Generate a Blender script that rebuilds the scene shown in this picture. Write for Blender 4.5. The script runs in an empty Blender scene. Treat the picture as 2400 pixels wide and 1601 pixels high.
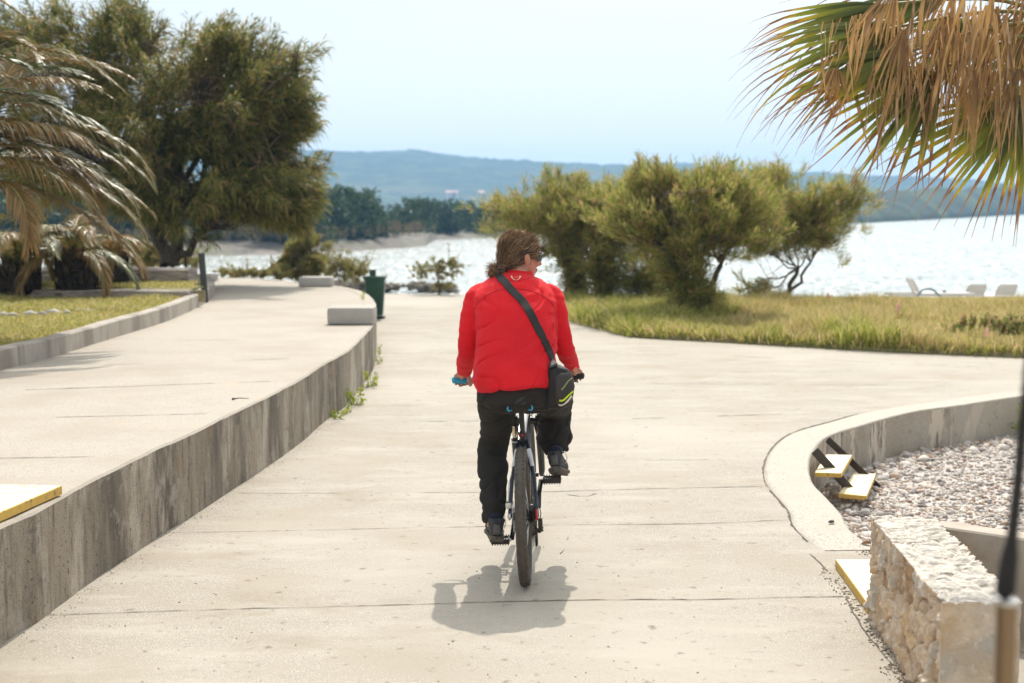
import bpy, bmesh, math, random
import numpy as np
from mathutils import Vector, Matrix, noise as mnoise, geometry as mgeo
from mathutils.bvhtree import BVHTree
R = math.radians
random.seed(7); rng = np.random.default_rng(7)
S = bpy.context.scene
COL = S.collection

# ------------------------------------------------------------------ camera
CAM_H = 1.85; FPX = 3333.0; PITCH = math.atan(320.5/FPX)
cam_d = bpy.data.cameras.new("camera"); cam = bpy.data.objects.new("camera", cam_d); COL.objects.link(cam)
cam.location = (0, 0, CAM_H); cam.rotation_euler = (R(90)-PITCH, 0, 0)
cam_d.sensor_width = 36.0; cam_d.lens = FPX/2400*36.0
cam_d.clip_start = 0.1; cam_d.clip_end = 12000
cam_d.dof.use_dof = True; cam_d.dof.focus_distance = 7.2; cam_d.dof.aperture_fstop = 2.8
S.camera = cam
# ------------------------------------------------------------------ world + sun
SUN_EL, SUN_AZ = R(49.8), R(5)
w = bpy.data.worlds.new("World"); S.world = w; w.use_nodes = True
nt = w.node_tree; nt.nodes.clear()
sky = nt.nodes.new("ShaderNodeTexSky"); sky.sky_type = 'NISHITA'; sky.sun_disc = False
sky.sun_elevation = SUN_EL; sky.sun_rotation = SUN_AZ; sky.air_density = 1.0; sky.dust_density = 1.6; sky.ozone_density = 1.0
bg = nt.nodes.new("ShaderNodeBackground"); bg.inputs[1].default_value = 0.15
out = nt.nodes.new("ShaderNodeOutputWorld")
tc = nt.nodes.new("ShaderNodeTexCoord"); mp = nt.nodes.new("ShaderNodeMapping"); mp.inputs['Scale'].default_value = (1.6, 1.6, 9)
mp.inputs['Location'].default_value = (0.3, 0.1, 0.55)
nz = nt.nodes.new("ShaderNodeTexNoise"); nz.inputs['Scale'].default_value = 1.5; nz.inputs['Detail'].default_value = 6; nz.inputs['Roughness'].default_value = 0.5
cr = nt.nodes.new("ShaderNodeValToRGB"); cr.color_ramp.elements[0].position = 0.40; cr.color_ramp.elements[1].position = 0.60
cr.color_ramp.elements[0].color = (0.62,)*3+(1,); cr.color_ramp.elements[1].color = (0.95,)*3+(1,)
mx = nt.nodes.new("ShaderNodeMix"); mx.data_type = 'RGBA'; mx.inputs[7].default_value = (8.6, 8.8, 8.55, 1)   # thin high cloud
L = nt.links.new
L(tc.outputs['Generated'], mp.inputs[0]); L(mp.outputs[0], nz.inputs['Vector']); L(nz.outputs['Fac'], cr.inputs[0])
sx = nt.nodes.new("ShaderNodeSeparateXYZ"); L(tc.outputs['Generated'], sx.inputs[0])
hm = nt.nodes.new("ShaderNodeMapRange"); hm.interpolation_type = 'SMOOTHSTEP'; hm.inputs[1].default_value = .0; hm.inputs[2].default_value = .13; hm.inputs[3].default_value = .45; hm.inputs[4].default_value = 0
L(sx.outputs[2], hm.inputs[0]); ad = nt.nodes.new("ShaderNodeMath"); ad.operation = 'ADD'; ad.use_clamp = True
L(cr.outputs[0], ad.inputs[0]); L(hm.outputs[0], ad.inputs[1]); L(ad.outputs[0], mx.inputs[0]); L(sky.outputs[0], mx.inputs[6])
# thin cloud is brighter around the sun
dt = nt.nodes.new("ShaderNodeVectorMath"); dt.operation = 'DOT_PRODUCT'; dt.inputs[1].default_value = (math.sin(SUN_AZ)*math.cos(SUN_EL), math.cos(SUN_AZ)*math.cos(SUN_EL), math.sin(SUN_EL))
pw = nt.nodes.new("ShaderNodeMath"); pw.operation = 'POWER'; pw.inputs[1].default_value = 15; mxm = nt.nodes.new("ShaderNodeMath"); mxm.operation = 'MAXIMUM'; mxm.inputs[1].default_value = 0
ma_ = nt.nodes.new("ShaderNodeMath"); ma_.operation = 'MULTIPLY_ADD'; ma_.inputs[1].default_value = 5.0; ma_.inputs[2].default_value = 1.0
vs_ = nt.nodes.new("ShaderNodeVectorMath"); vs_.operation = 'SCALE'
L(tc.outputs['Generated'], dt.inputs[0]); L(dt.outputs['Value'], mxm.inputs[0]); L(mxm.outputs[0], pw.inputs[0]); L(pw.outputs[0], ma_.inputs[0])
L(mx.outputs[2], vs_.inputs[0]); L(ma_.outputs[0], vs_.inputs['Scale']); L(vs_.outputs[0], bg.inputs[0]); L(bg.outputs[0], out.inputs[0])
sl = bpy.data.lights.new("sun", 'SUN'); sl.energy = 5.0; sl.angle = R(0.55); sl.color = (1.0, 0.935, 0.83)
so = bpy.data.objects.new("sun", sl); COL.objects.link(so)
SUND = Vector((math.sin(SUN_AZ)*math.cos(SUN_EL), math.cos(SUN_AZ)*math.cos(SUN_EL), math.sin(SUN_EL)))
so.rotation_euler = SUND.to_track_quat('Z', 'Y').to_euler(); so.location = (0, 0, 30)
S.view_settings.view_transform = 'Standard'; S.view_settings.look = 'None'; S.view_settings.gamma = 1
S.view_settings.exposure = -0.32
S.cycles.max_bounces = 8; S.cycles.transparent_max_bounces = 12; S.cycles.volume_bounces = 1
S.cycles.sample_clamp_indirect = 6; S.cycles.caustics_reflective = False

# ------------------------------------------------------------------ picture point -> place
_f = Vector((0, math.cos(PITCH), -math.sin(PITCH))); _u = Vector((0, math.sin(PITCH), math.cos(PITCH)))
def ray(px, py): return (_f*FPX + Vector((1, 0, 0))*(px-1200) + _u*(800.5-py)).normalized()
def P(px, py, z=0.0):
    d = ray(px, py); t = (z-CAM_H)/d.z; return Vector((d.x*t, d.y*t, z))
def V(px, py, Y):
    d = ray(px, py); t = Y/d.y; return Vector((d.x*t, Y, CAM_H+d.z*t))

# ------------------------------------------------------------------ helpers
def link(o, parent=None):
    COL.objects.link(o)
    if parent is not None: o.parent = parent
    return o
def tag(o, label=None, cat=None, group=None, kind=None):
    if label: o['label'] = label
    if cat: o['category'] = cat
    if group: o['group'] = group
    if kind: o['kind'] = kind
    return o
def empty(name, loc=(0, 0, 0), rz=0, **k):
    o = bpy.data.objects.new(name, None); o.location = loc; o.rotation_euler = (0, 0, rz); link(o)
    o.empty_display_size = 0.1
    return tag(o, **k)
def mesh_np(name, verts, tris=None, quads=None, mats=None, parent=None, smooth=False, tattr=None, midx=None, faces=None):
    """one mesh object; verts in world (or, with a parent, in the parent's) space"""
    me = bpy.data.meshes.new(name); verts = np.asarray(verts, dtype=np.float32).reshape(-1, 3)
    if faces is not None:
        me.from_pydata([tuple(v) for v in verts], [], [tuple(int(i) for i in f) for f in faces])
    else:
        parts = []; lt = []
        if tris is not None and len(tris): parts.append(np.asarray(tris, dtype=np.int32).ravel()); lt.append(np.full(len(tris), 3, np.int32))
        if quads is not None and len(quads): parts.append(np.asarray(quads, dtype=np.int32).ravel()); lt.append(np.full(len(quads), 4, np.int32))
        li = np.concatenate(parts); lt = np.concatenate(lt); ls = np.concatenate([[0], np.cumsum(lt)[:-1]]).astype(np.int32)
        me.vertices.add(len(verts)); me.vertices.foreach_set('co', verts.ravel())
        me.loops.add(len(li)); me.loops.foreach_set('vertex_index', li)
        me.polygons.add(len(lt)); me.polygons.foreach_set('loop_start', ls); me.polygons.foreach_set('loop_total', lt)
        me.update(calc_edges=True)
    if midx is not None: me.polygons.foreach_set('material_index', np.asarray(midx, dtype=np.int32))
    if tattr is not None:
        a = me.attributes.new('t', 'FLOAT', 'POINT'); a.data.foreach_set('value', np.asarray(tattr, dtype=np.float32).ravel())
    if smooth: me.polygons.foreach_set('use_smooth', np.ones(len(me.polygons), dtype=bool))
    me.validate(verbose=False); me.update()
    for m in (mats if isinstance(mats, (list, tuple)) else [mats]):
        if m: me.materials.append(m)
    o = bpy.data.objects.new(name, me); link(o, parent)
    return o
class MB:
    """collects simple shapes into one mesh"""
    def __init__(s): s.v = []; s.f = []; s.m = []
    def add(s, vs, fs, m=0):
        b = len(s.v); s.v += [tuple(v) for v in vs]; s.f += [tuple(b+i for i in f) for f in fs]; s.m += [m]*len(fs)
    def box(s, c, size, rot=None, bev=0.0, m=0):
        bm = bmesh.new(); bmesh.ops.create_cube(bm, size=1)
        for v in bm.verts: v.co = Vector((v.co.x*size[0], v.co.y*size[1], v.co.z*size[2]))
        if bev > 0: bmesh.ops.bevel(bm, geom=list(bm.edges), offset=bev, segments=2, profile=0.7, affect='EDGES')
        Mx = Matrix.Translation(Vector(c)) @ (rot.to_4x4() if rot is not None else Matrix.Identity(4))
        s.add([Mx @ v.co for v in bm.verts], [[v.index for v in f.verts] for f in bm.faces], m) if not bm.verts.index_update() else None
        bm.free()
    def tube(s, pts, rad, n=10, m=0, cap=True, flat=1.0, up=None):
        pts = [Vector(p) for p in pts]; k = len(pts)
        rad = list(rad) if hasattr(rad, '__len__') else [rad]*k
        vs = []; prev = None
        for i, p in enumerate(pts):
            t = (pts[min(i+1, k-1)]-pts[max(i-1, 0)]).normalized()
            ref = Vector(up) if up is not None else (prev if prev is not None else (Vector((0, 0, 1)) if abs(t.z) < .9 else Vector((1, 0, 0))))
            a = t.cross(ref)
            if a.length < 1e-5: a = t.cross(Vector((1, 0, .3)))
            a.normalize(); b = a.cross(t).normalized(); prev = b
            for j in range(n):
                q = 2*math.pi*j/n; vs.append(p + (a*math.cos(q) + b*math.sin(q)*flat)*rad[i])
        fs = [(i*n+j, i*n+(j+1) % n, (i+1)*n+(j+1) % n, (i+1)*n+j) for i in range(k-1) for j in range(n)]
        if cap: fs += [tuple(range(n-1, -1, -1)), tuple((k-1)*n+j for j in range(n))]
        s.add(vs, fs, m)
    def ring(s, c, axis, R0, r, n=48, k=10, m=0, flat=1.0):   # torus
        axis = Vector(axis).normalized(); a = axis.orthogonal().normalized(); b = axis.cross(a)
        vs = []
        for i in range(n):
            q = 2*math.pi*i/n; d = a*math.cos(q)+b*math.sin(q)
            for j in range(k):
                p = 2*math.pi*j/k; vs.append(Vector(c)+d*(R0+r*math.cos(p))+axis*(r*flat*math.sin(p)))
        s.add(vs, [(i*k+j, i*k+(j+1) % k, ((i+1) % n)*k+(j+1) % k, ((i+1) % n)*k+j) for i in range(n) for j in range(k)], m)
    def ball(s, c, r, rot=None, seg=14, m=0):
        r = (r, r, r) if not hasattr(r, '__len__') else r
        vs = []; fs = []; nv = seg//2
        for i in range(nv+1):
            th = math.pi*i/nv
            for j in range(seg):
                ph = 2*math.pi*j/seg; v = Vector((r[0]*math.sin(th)*math.cos(ph), r[1]*math.sin(th)*math.sin(ph), r[2]*math.cos(th)))
                if rot is not None: v = rot @ v
                vs.append(Vector(c)+v)
        fs = [(i*seg+j, (i+1)*seg+j, (i+1)*seg+(j+1) % seg, i*seg+(j+1) % seg) for i in range(nv) for j in range(seg)]
        s.add(vs, fs, m)
    def loft(s, rings, m=0):   # rings: (centre, axis_x vec, axis_y vec) superellipse n=20
        n = 24; vs = []
        for c, ax, ay, e in rings:
            for j in range(n):
                q = 2*math.pi*j/n; cx, sy = math.cos(q), math.sin(q)
                x = math.copysign(abs(cx)**e, cx); y = math.copysign(abs(sy)**e, sy)
                vs.append(Vector(c)+Vector(ax)*x+Vector(ay)*y)
        k = len(rings)
        fs = [(i*n+j, i*n+(j+1) % n, (i+1)*n+(j+1) % n, (i+1)*n+j) for i in range(k-1) for j in range(n)]
        fs += [tuple(range(n-1, -1, -1)), tuple((k-1)*n+j for j in range(n))]
        s.add(vs, fs, m)
    def build(s, name, mats, parent=None, smooth=False, angle=None, local=True):
        vs = s.v
        if parent is not None and local:
            mi = chain(parent).inverted(); vs = [mi @ Vector(v) for v in vs]
        o = mesh_np(name, vs, faces=s.f, mats=mats, parent=parent, midx=s.m, smooth=smooth or angle is not None)
        bm = bmesh.new(); bm.from_mesh(o.data); bmesh.ops.recalc_face_normals(bm, faces=bm.faces); bm.to_mesh(o.data); bm.free()
        if angle is not None:
            o.data.set_sharp_from_angle(angle=R(angle))
        return o
def chain(o):
    mm = Matrix.LocRotScale(o.location, o.rotation_euler, o.scale)
    return chain(o.parent) @ mm if o.parent else mm
def catmull(pts, n=8):
    pts = [Vector(p) for p in pts]; q = [pts[0]*2-pts[1]]+pts+[pts[-1]*2-pts[-2]]; o = []
    for i in range(1, len(q)-2):
        a, b, c, d = q[i-1:i+3]
        for k in range(n):
            t = k/n; o.append(.5*((2*b)+(c-a)*t+(2*a-5*b+4*c-d)*t*t+(3*b-a-3*c+d)*t**3))
    o.append(pts[-1]); return o
def offset(path, d):   # to the left of travel
    o = []
    for i, p in enumerate(path):
        t = (path[min(i+1, len(path)-1)]-path[max(i-1, 0)]); t = Vector((t.x, t.y, 0)).normalized()
        o.append(Vector((p.x-t.y*d, p.y+t.x*d, p.z)))
    return o
def sweep(name, path, prof, mat_, parent=None, wob=0.0, smooth=False, cap=True):
    """prof: (offset to the left, z) pairs; z absolute"""
    k = len(prof); vs = []
    for i, p in enumerate(path):
        t = (path[min(i+1, len(path)-1)]-path[max(i-1, 0)]); t = Vector((t.x, t.y, 0)).normalized()
        for (o_, z) in prof:
            wz = wob*mnoise.noise(Vector((p.x*1.7, p.y*1.7, 3.1)))+wob*.6*mnoise.noise(Vector((p.x*7, p.y*7, o_*9))) if z > prof[0][1]+.05 else 0
            wo = wob*mnoise.noise(Vector((p.x*5, p.y*5, z*5)))
            vs.append((p.x-t.y*(o_+wo), p.y+t.x*(o_+wo), z+wz))
    fs = [(i*k+j, (i+1)*k+j, (i+1)*k+j+1, i*k+j+1) for i in range(len(path)-1) for j in range(k-1)]
    if cap: fs += [tuple(range(k)), tuple((len(path)-1)*k+j for j in range(k-1, -1, -1))]
    b = MB(); b.add(vs, fs); return b.build(name, mat_, parent, smooth=smooth)
def resample(path, step):
    o = [path[0].copy()]; acc = 0
    for a, b in zip(path, path[1:]):
        l = (b-a).length
        while acc+l >= step:
            t = (step-acc)/l; a = a.lerp(b, t); o.append(a.copy()); l = (b-a).length; acc = 0
        acc += l
    return o
def inside(poly, x, y):
    c = False; j = len(poly)-1
    for i in range(len(poly)):
        xi, yi, xj, yj = poly[i][0], poly[i][1], poly[j][0], poly[j][1]
        if (yi > y) != (yj > y) and x < (xj-xi)*(y-yi)/(yj-yi)+xi: c = not c
        j = i
    return c
def slab(name, poly, z, depth, mat_, extra=None, mats=None):
    poly = [Vector((p[0], p[1], z)) for p in poly]
    tris = mgeo.tessellate_polygon([poly]); n = len(poly)
    b = MB(); b.add(poly, [tuple(t) for t in tris])
    low = [Vector((p.x, p.y, z-depth)) for p in poly]
    b.add(poly+low, [(i, (i+1) % n, n+(i+1) % n, n+i) for i in range(n)])
    if extra: extra(b)
    o = mesh_np(name, b.v, faces=b.f, mats=mats or mat_, midx=b.m)
    bm = bmesh.new(); bm.from_mesh(o.data); bmesh.ops.recalc_face_normals(bm, faces=bm.faces)
    up = [f for f in bm.faces if abs(f.normal.z) > .9 and f.normal.z < 0]
    if up: bmesh.ops.reverse_faces(bm, faces=up)
    bm.to_mesh(o.data); bm.free(); return o

# ------------------------------------------------------------------ materials
def mat(name, base, layers=(), rough=.7, bump=(), spec=.5, transl=0.0, island=None, tramp=None, metal=0.0, transl_col=None, tvar=0):
    """layers: (scale, colour, lo, hi, detail, stretch xyz, roughness) mixed over the base by noise; bump: (scale, strength, distance, stretch)"""
    m = bpy.data.materials.new(name); m.use_nodes = True; t = m.node_tree; N = t.nodes; K = t.links.new
    bs = N['Principled BSDF']; bs.inputs['Roughness'].default_value = rough; bs.inputs['Specular IOR Level'].default_value = spec; bs.inputs['Metallic'].default_value = metal
    co = N.new('ShaderNodeTexCoord')
    cur = None
    def rgb(c):
        n = N.new('ShaderNodeRGB'); n.outputs[0].default_value = tuple(c)+(1,); return n.outputs[0]
    def ramp(fac, stops, interp='LINEAR'):
        n = N.new('ShaderNodeValToRGB'); e = n.color_ramp.elements; n.color_ramp.interpolation = interp
        while len(e) < len(stops): e.new(.5)
        for i, (p_, c_) in enumerate(stops): e[i].position = p_; e[i].color = tuple(c_)+(1,)
        K(fac, n.inputs[0]); return n.outputs[0]
    if tramp:
        a = N.new('ShaderNodeAttribute'); a.attribute_name = 't'; f = a.outputs['Fac']
        if tvar:
            g = N.new('ShaderNodeNewGeometry'); ma = N.new('ShaderNodeMath'); ma.operation = 'MULTIPLY_ADD'; ma.inputs[1].default_value = tvar; ma.inputs[2].default_value = -tvar/2
            K(g.outputs['Random Per Island'], ma.inputs[0]); ad = N.new('ShaderNodeMath'); ad.operation = 'ADD'; ad.use_clamp = True
            K(f, ad.inputs[0]); K(ma.outputs[0], ad.inputs[1]); f = ad.outputs[0]
        cur = ramp(f, tramp)
    elif island:
        g = N.new('ShaderNodeNewGeometry'); cur = ramp(g.outputs['Random Per Island'], island)
    else: cur = rgb(base)
    for ly in layers:
        sc, c, lo, hi, det, st, ro = (list(ly)+[4, (1, 1, 1), .55][len(ly)-4:])[:7]
        mpn = N.new('ShaderNodeMapping'); mpn.inputs['Scale'].default_value = st; K(co.outputs['Object'], mpn.inputs[0])
        n = N.new('ShaderNodeTexNoise'); n.inputs['Scale'].default_value = sc; n.inputs['Detail'].default_value = det; n.inputs['Roughness'].default_value = ro
        K(mpn.outputs[0], n.inputs['Vector'])
        mr = N.new('ShaderNodeMapRange'); mr.inputs[1].default_value = lo; mr.inputs[2].default_value = hi; K(n.outputs['Fac'], mr.inputs[0])
        mi = N.new('ShaderNodeMix'); mi.data_type = 'RGBA'; K(mr.outputs[0], mi.inputs[0]); K(cur, mi.inputs[6])
        if len(c) == 4:  # multiply mode: colour + True
            mi.blend_type = 'MULTIPLY'; c = c[:3]
        mi.inputs[7].default_value = tuple(c)+(1,); cur = mi.outputs[2]
    K(cur, bs.inputs['Base Color'])
    prev = None
    for bp in bump:
        sc, stg, dist, st = (list(bp)+[(1, 1, 1)])[:4]
        mpn = N.new('ShaderNodeMapping'); mpn.inputs['Scale'].default_value = st; K(co.outputs['Object'], mpn.inputs[0])
        n = N.new('ShaderNodeTexNoise'); n.inputs['Scale'].default_value = sc; n.inputs['Detail'].default_value = 5; K(mpn.outputs[0], n.inputs['Vector'])
        b = N.new('ShaderNodeBump'); b.inputs['Strength'].default_value = stg; b.inputs['Distance'].default_value = dist; K(n.outputs['Fac'], b.inputs['Height'])
        if prev: K(prev, b.inputs['Normal'])
        prev = b.outputs[0]
    if prev: K(prev, bs.inputs['Normal'])
    if transl > 0:
        tr = N.new('ShaderNodeBsdfTranslucent'); ms = N.new('ShaderNodeMixShader'); ms.inputs[0].default_value = transl
        K(cur, tr.inputs[0])
        if transl_col:
            mi = N.new('ShaderNodeMix'); mi.data_type = 'RGBA'; mi.blend_type = 'MULTIPLY'; mi.inputs[0].default_value = 1; K(cur, mi.inputs[6]); mi.inputs[7].default_value = tuple(transl_col)+(1,); K(mi.outputs[2], tr.inputs[0])
        K(bs.outputs[0], ms.inputs[1]); K(tr.outputs[0], ms.inputs[2]); K(ms.outputs[0], N['Material Output'].inputs['Surface'])
    return m

M_path = mat('path_concrete', (.385, .345, .285), [(190, (.12, .10, .075), .50, .62, 3), (110, (.56, .51, .44), .55, .67, 3), (30, (.31, .275, .22), .48, .7, 4), (2.2, (.43, .39, .33), .48, .75, 7, (.5, 1.6, 1), .7), (1.6, (.27, .22, .16), .54, .72, 7, (.8, 1.3, 1), .7), (1.2, (.32, .27, .205), .50, .75, 6), (3.5, (.33, .285, .23), .55, .75, 5, (.5, 2.2, 1)), (.25, (.42, .38, .32), .45, .7, 3), (14, (.20, .165, .125), .62, .72, 6)],
             rough=.8, bump=[(300, .3, .002), (4, .2, .02)], spec=.3)
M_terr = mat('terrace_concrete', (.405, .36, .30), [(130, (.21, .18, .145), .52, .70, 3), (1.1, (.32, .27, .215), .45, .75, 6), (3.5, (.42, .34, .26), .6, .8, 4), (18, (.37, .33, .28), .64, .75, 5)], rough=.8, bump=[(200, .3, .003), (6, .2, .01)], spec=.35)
M_crack = mat('joint_dirt', (.13, .10, .075), [(30, (.05, .04, .03), .4, .6)], rough=.9)
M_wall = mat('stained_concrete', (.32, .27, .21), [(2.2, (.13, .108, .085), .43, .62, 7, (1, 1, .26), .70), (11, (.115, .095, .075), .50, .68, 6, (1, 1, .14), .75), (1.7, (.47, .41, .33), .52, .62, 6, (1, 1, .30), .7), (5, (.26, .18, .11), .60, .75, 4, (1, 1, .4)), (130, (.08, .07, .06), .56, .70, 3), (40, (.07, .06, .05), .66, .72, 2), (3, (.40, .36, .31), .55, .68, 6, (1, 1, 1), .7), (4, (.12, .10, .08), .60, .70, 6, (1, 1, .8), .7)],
              rough=.85, bump=[(120, .4, .004), (14, .3, .008)], spec=.3)
M_curb = mat('curb_concrete', (.43, .385, .33), [(2.5, (.27, .235, .20), .45, .62, 5, (1, 1, .3)), (9, (.20, .17, .14), .58, .72, 5, (1, 1, .12)), (120, (.2, .18, .16), .6, .75, 2)], rough=.85, bump=[(90, .4, .005), (9, .3, .01)], spec=.3)
M_kwall = mat('pale_stained_concrete', (.54, .47, .385), [(8, (.10, .08, .065), .47, .57, 7, (1, 1, .18), .75), (2, (.46, .40, .33), .45, .65, 4, (1, 1, .3)), (90, (.3, .27, .24), .6, .75, 2)], rough=.85, bump=[(90, .4, .004), (9, .3, .01)], spec=.3)
M_bench = mat('bench_concrete', (.40, .375, .345), [(3, (.48, .45, .41), .4, .7), (120, (.25, .23, .21), .55, .75, 2)], rough=.85, bump=[(90, .4, .003)], spec=.3)
M_land = mat('shore_soil', (.30, .26, .20), [(2, (.42, .38, .31), .4, .7), (25, (.2, .17, .13), .5, .7)], rough=.9, bump=[(12, .6, .04)])
M_lawn = mat('lawn_soil', (.22, .21, .07), [(2.5, (.36, .30, .16), .4, .65, 5), (14, (.13, .15, .04), .5, .7)], rough=.95, bump=[(30, .7, .03)])
M_meadow = mat('meadow_soil', (.26, .21, .11), [(1.5, (.15, .16, .05), .4, .65, 5), (14, (.35, .28, .15), .5, .7)], rough=.95, bump=[(20, .7, .04)])
M_pebgr = mat('pebble_ground', (.50, .46, .42), [(18, (.24, .21, .19), .5, .65, 4), (6, (.40, .33, .28), .5, .7)], rough=.9, bump=[(25, .8, .03)])
M_drystone = mat('dry_stone', (.36, .31, .27), [(4, (.22, .19, .17), .42, .62, 6, (.5, .5, 2.5)), (14, (.12, .10, .09), .55, .66, 5, (.4, .4, 2.2)), (9, (.45, .41, .36), .6, .75)], rough=.9, bump=[(7, .8, .05, (.5, .5, 2.5)), (30, .5, .02)])
M_drytop = mat('dry_stone_top', (.52, .48, .43), [(6, (.35, .31, .27), .5, .65, 5)], rough=.9, bump=[(12, .6, .03)])

# ------------------------------------------------------------------ ground, water
def waterz(): return -2.2
WZ = -2.2
def land_h(x, y):
    y0 = 33+2*mnoise.noise(Vector((x*.1, 0, 0)))
    t = min(1, max(0, (y-y0)/9)); return -.5-2.6*t*t*(3-2*t)+.06*mnoise.noise(Vector((x*.7, y*.7, 0)))
nx, ny = 141, 71; xs = np.linspace(-90, 90, nx); ys = np.linspace(-30, 45, ny)
vs = [(x, y, land_h(x, y)) for y in ys for x in xs]
q = [(j*nx+i, j*nx+i+1, (j+1)*nx+i+1, (j+1)*nx+i) for j in range(ny-1) for i in range(nx-1)]
tag(mesh_np('ground', vs, quads=q, mats=M_land, smooth=True), kind='structure')

# sea: one sheet with real swell near the land, fine ripples as bump
M_sea = bpy.data.materials.new('sea_water'); M_sea.use_nodes = True
t = M_sea.node_tree; bs = t.nodes['Principled BSDF']; bs.inputs['Base Color'].default_value = (.40, .43, .41, 1); bs.inputs['Roughness'].default_value = .21; bs.inputs['IOR'].default_value = 1.33
co = t.nodes.new('ShaderNodeTexCoord'); prev = None
# ripple slopes given directly as normals (bump flattens out with distance)
for sc, amp, mpx in ((.3, 1.0, (.7, 1.1, 1)), (1.0, 3.4, (2.4, .5, 1)), (1.0, 3.2, (7, 1.4, 1)), (6.0, 1.0, (1, 1, 1))):
    n = t.nodes.new('ShaderNodeTexNoise'); n.inputs['Scale'].default_value = sc; n.inputs['Detail'].default_value = 2
    mpn = t.nodes.new('ShaderNodeMapping'); mpn.inputs['Scale'].default_value = mpx; mpn.inputs['Rotation'].default_value = (0, 0, R(3))
    vv = t.nodes.new('ShaderNodeVectorMath'); vv.operation = 'SUBTRACT'; vv.inputs[1].default_value = (.5, .5, .5)
    vm = t.nodes.new('ShaderNodeVectorMath'); vm.operation = 'MULTIPLY'; vm.inputs[1].default_value = (amp, amp, 0)
    t.links.new(co.outputs['Object'], mpn.inputs[0]); t.links.new(mpn.outputs[0], n.inputs['Vector']); t.links.new(n.outputs['Color'], vv.inputs[0]); t.links.new(vv.outputs[0], vm.inputs[0])
    va = t.nodes.new('ShaderNodeVectorMath'); va.operation = 'ADD'
    if prev: t.links.new(prev, va.inputs[1])
    else: va.inputs[1].default_value = (0, 0, 1)
    t.links.new(vm.outputs[0], va.inputs[0]); prev = va.outputs[0]
vn = t.nodes.new('ShaderNodeVectorMath'); vn.operation = 'NORMALIZE'; t.links.new(prev, vn.inputs[0]); t.links.new(vn.outputs[0], bs.inputs['Normal'])
tag(mesh_np('sea', [(-1750, -45, WZ), (1750, -45, WZ), (1750, 2100, WZ), (-1750, 2100, WZ)], quads=[(0, 1, 2, 3)], mats=M_sea), kind='structure')

# ------------------------------------------------------------------ lower path, with its joints
wall_px = [(0, 1512), (89, 1459), (206, 1369), (286, 1316), (349, 1275), (389, 1246), (447, 1213), (541, 1150), (595, 1115), (662, 1070), (715, 1030), (760, 989), (818, 945), (850, 903), (874, 868)]
wl = [P(x, y, 0) for x, y in wall_px]
wl = [wl[0]+(wl[0]-wl[3])*k for k in (4.5,3,1.5)]+wl
# beyond the corner the edge bends back to the left (seen on its top, z = 0.5)
wl += [Vector((p.x, p.y, 0)) for p in (P(881, 735, .5), P(880, 709, .5), P(864, 690, .5), P(838, 679, .5), P(783, 669, .5), P(700, 661, .5), P(600, 653, .5), P(500, 650, .5), P(440, 648, .5))]
wl = resample(catmull(wl, 6), .12)
pit_px = [(2052, 1290), (1990, 1240), (1971, 1206), (1933, 1164), (1904, 1132), (1895, 1092), (1906, 1059), (1939, 1025), (2020, 998), (2136, 967), (2230, 954), (2400, 929), (2620, 905)]
pit = catmull([P(x, y, 0) for x, y in pit_px], 5)
wb = P(2200, 1240, .41)   # corner where the small wall meets the concrete wall
far_px = [(2500, 846), (2400, 839), (2100, 826), (1951, 818), (1738, 805), (1589, 797), (1474, 790), (1415, 773), (1355, 760), (1332, 748), (1322, 720), (1318, 698), (1290, 692), (1000, 690), (880, 688)]
path_poly = [Vector((-7, -4, 0)), Vector((7, -4, 0)), Vector((7, 6.28, 0)), Vector((1.95, 6.28, 0))] + pit + [Vector((16, 13.5, 0)), Vector((16, 18.2, 0))] + [P(x, y, 0) for x, y in far_px] + [Vector((-9, 30, 0)), Vector((-9, 5, 0))]
def ribbon(b, pts, w0, m=1, z=.003, gap=.0, seed=0):
    """an irregular open joint: quads of varying width, now and then closed"""
    pts = resample([Vector((p.x, p.y, 0)) for p in pts], .035); k = []
    for i, p in enumerate(pts):
        a = pts[min(i+1, len(pts)-1)]-pts[max(i-1, 0)]; a.normalize()
        n1 = mnoise.noise(Vector((p.x*2.1+seed, p.y*2.1, seed))); n2 = mnoise.noise(Vector((p.x*14, p.y*14, seed+5)))
        wd = w0*max(.12, .75+.9*n2+.6*n1); off = .014*mnoise.noise(Vector((p.x*1.3, p.y*1.3, seed+9)))+.008*n2
        hid = (n1+.4*n2) < gap-.5
        nrm = Vector((-a.y, a.x, 0)); k.append((p+nrm*(off+wd/2), p+nrm*(off-wd/2), hid))
    for i in range(len(k)-1):
        if k[i][2] or k[i+1][2]: continue
        vs = [k[i][1], k[i+1][1], k[i+1][0], k[i][0]]; b.add([(v.x, v.y, z) for v in vs], [(0, 1, 2, 3)], m)
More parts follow.
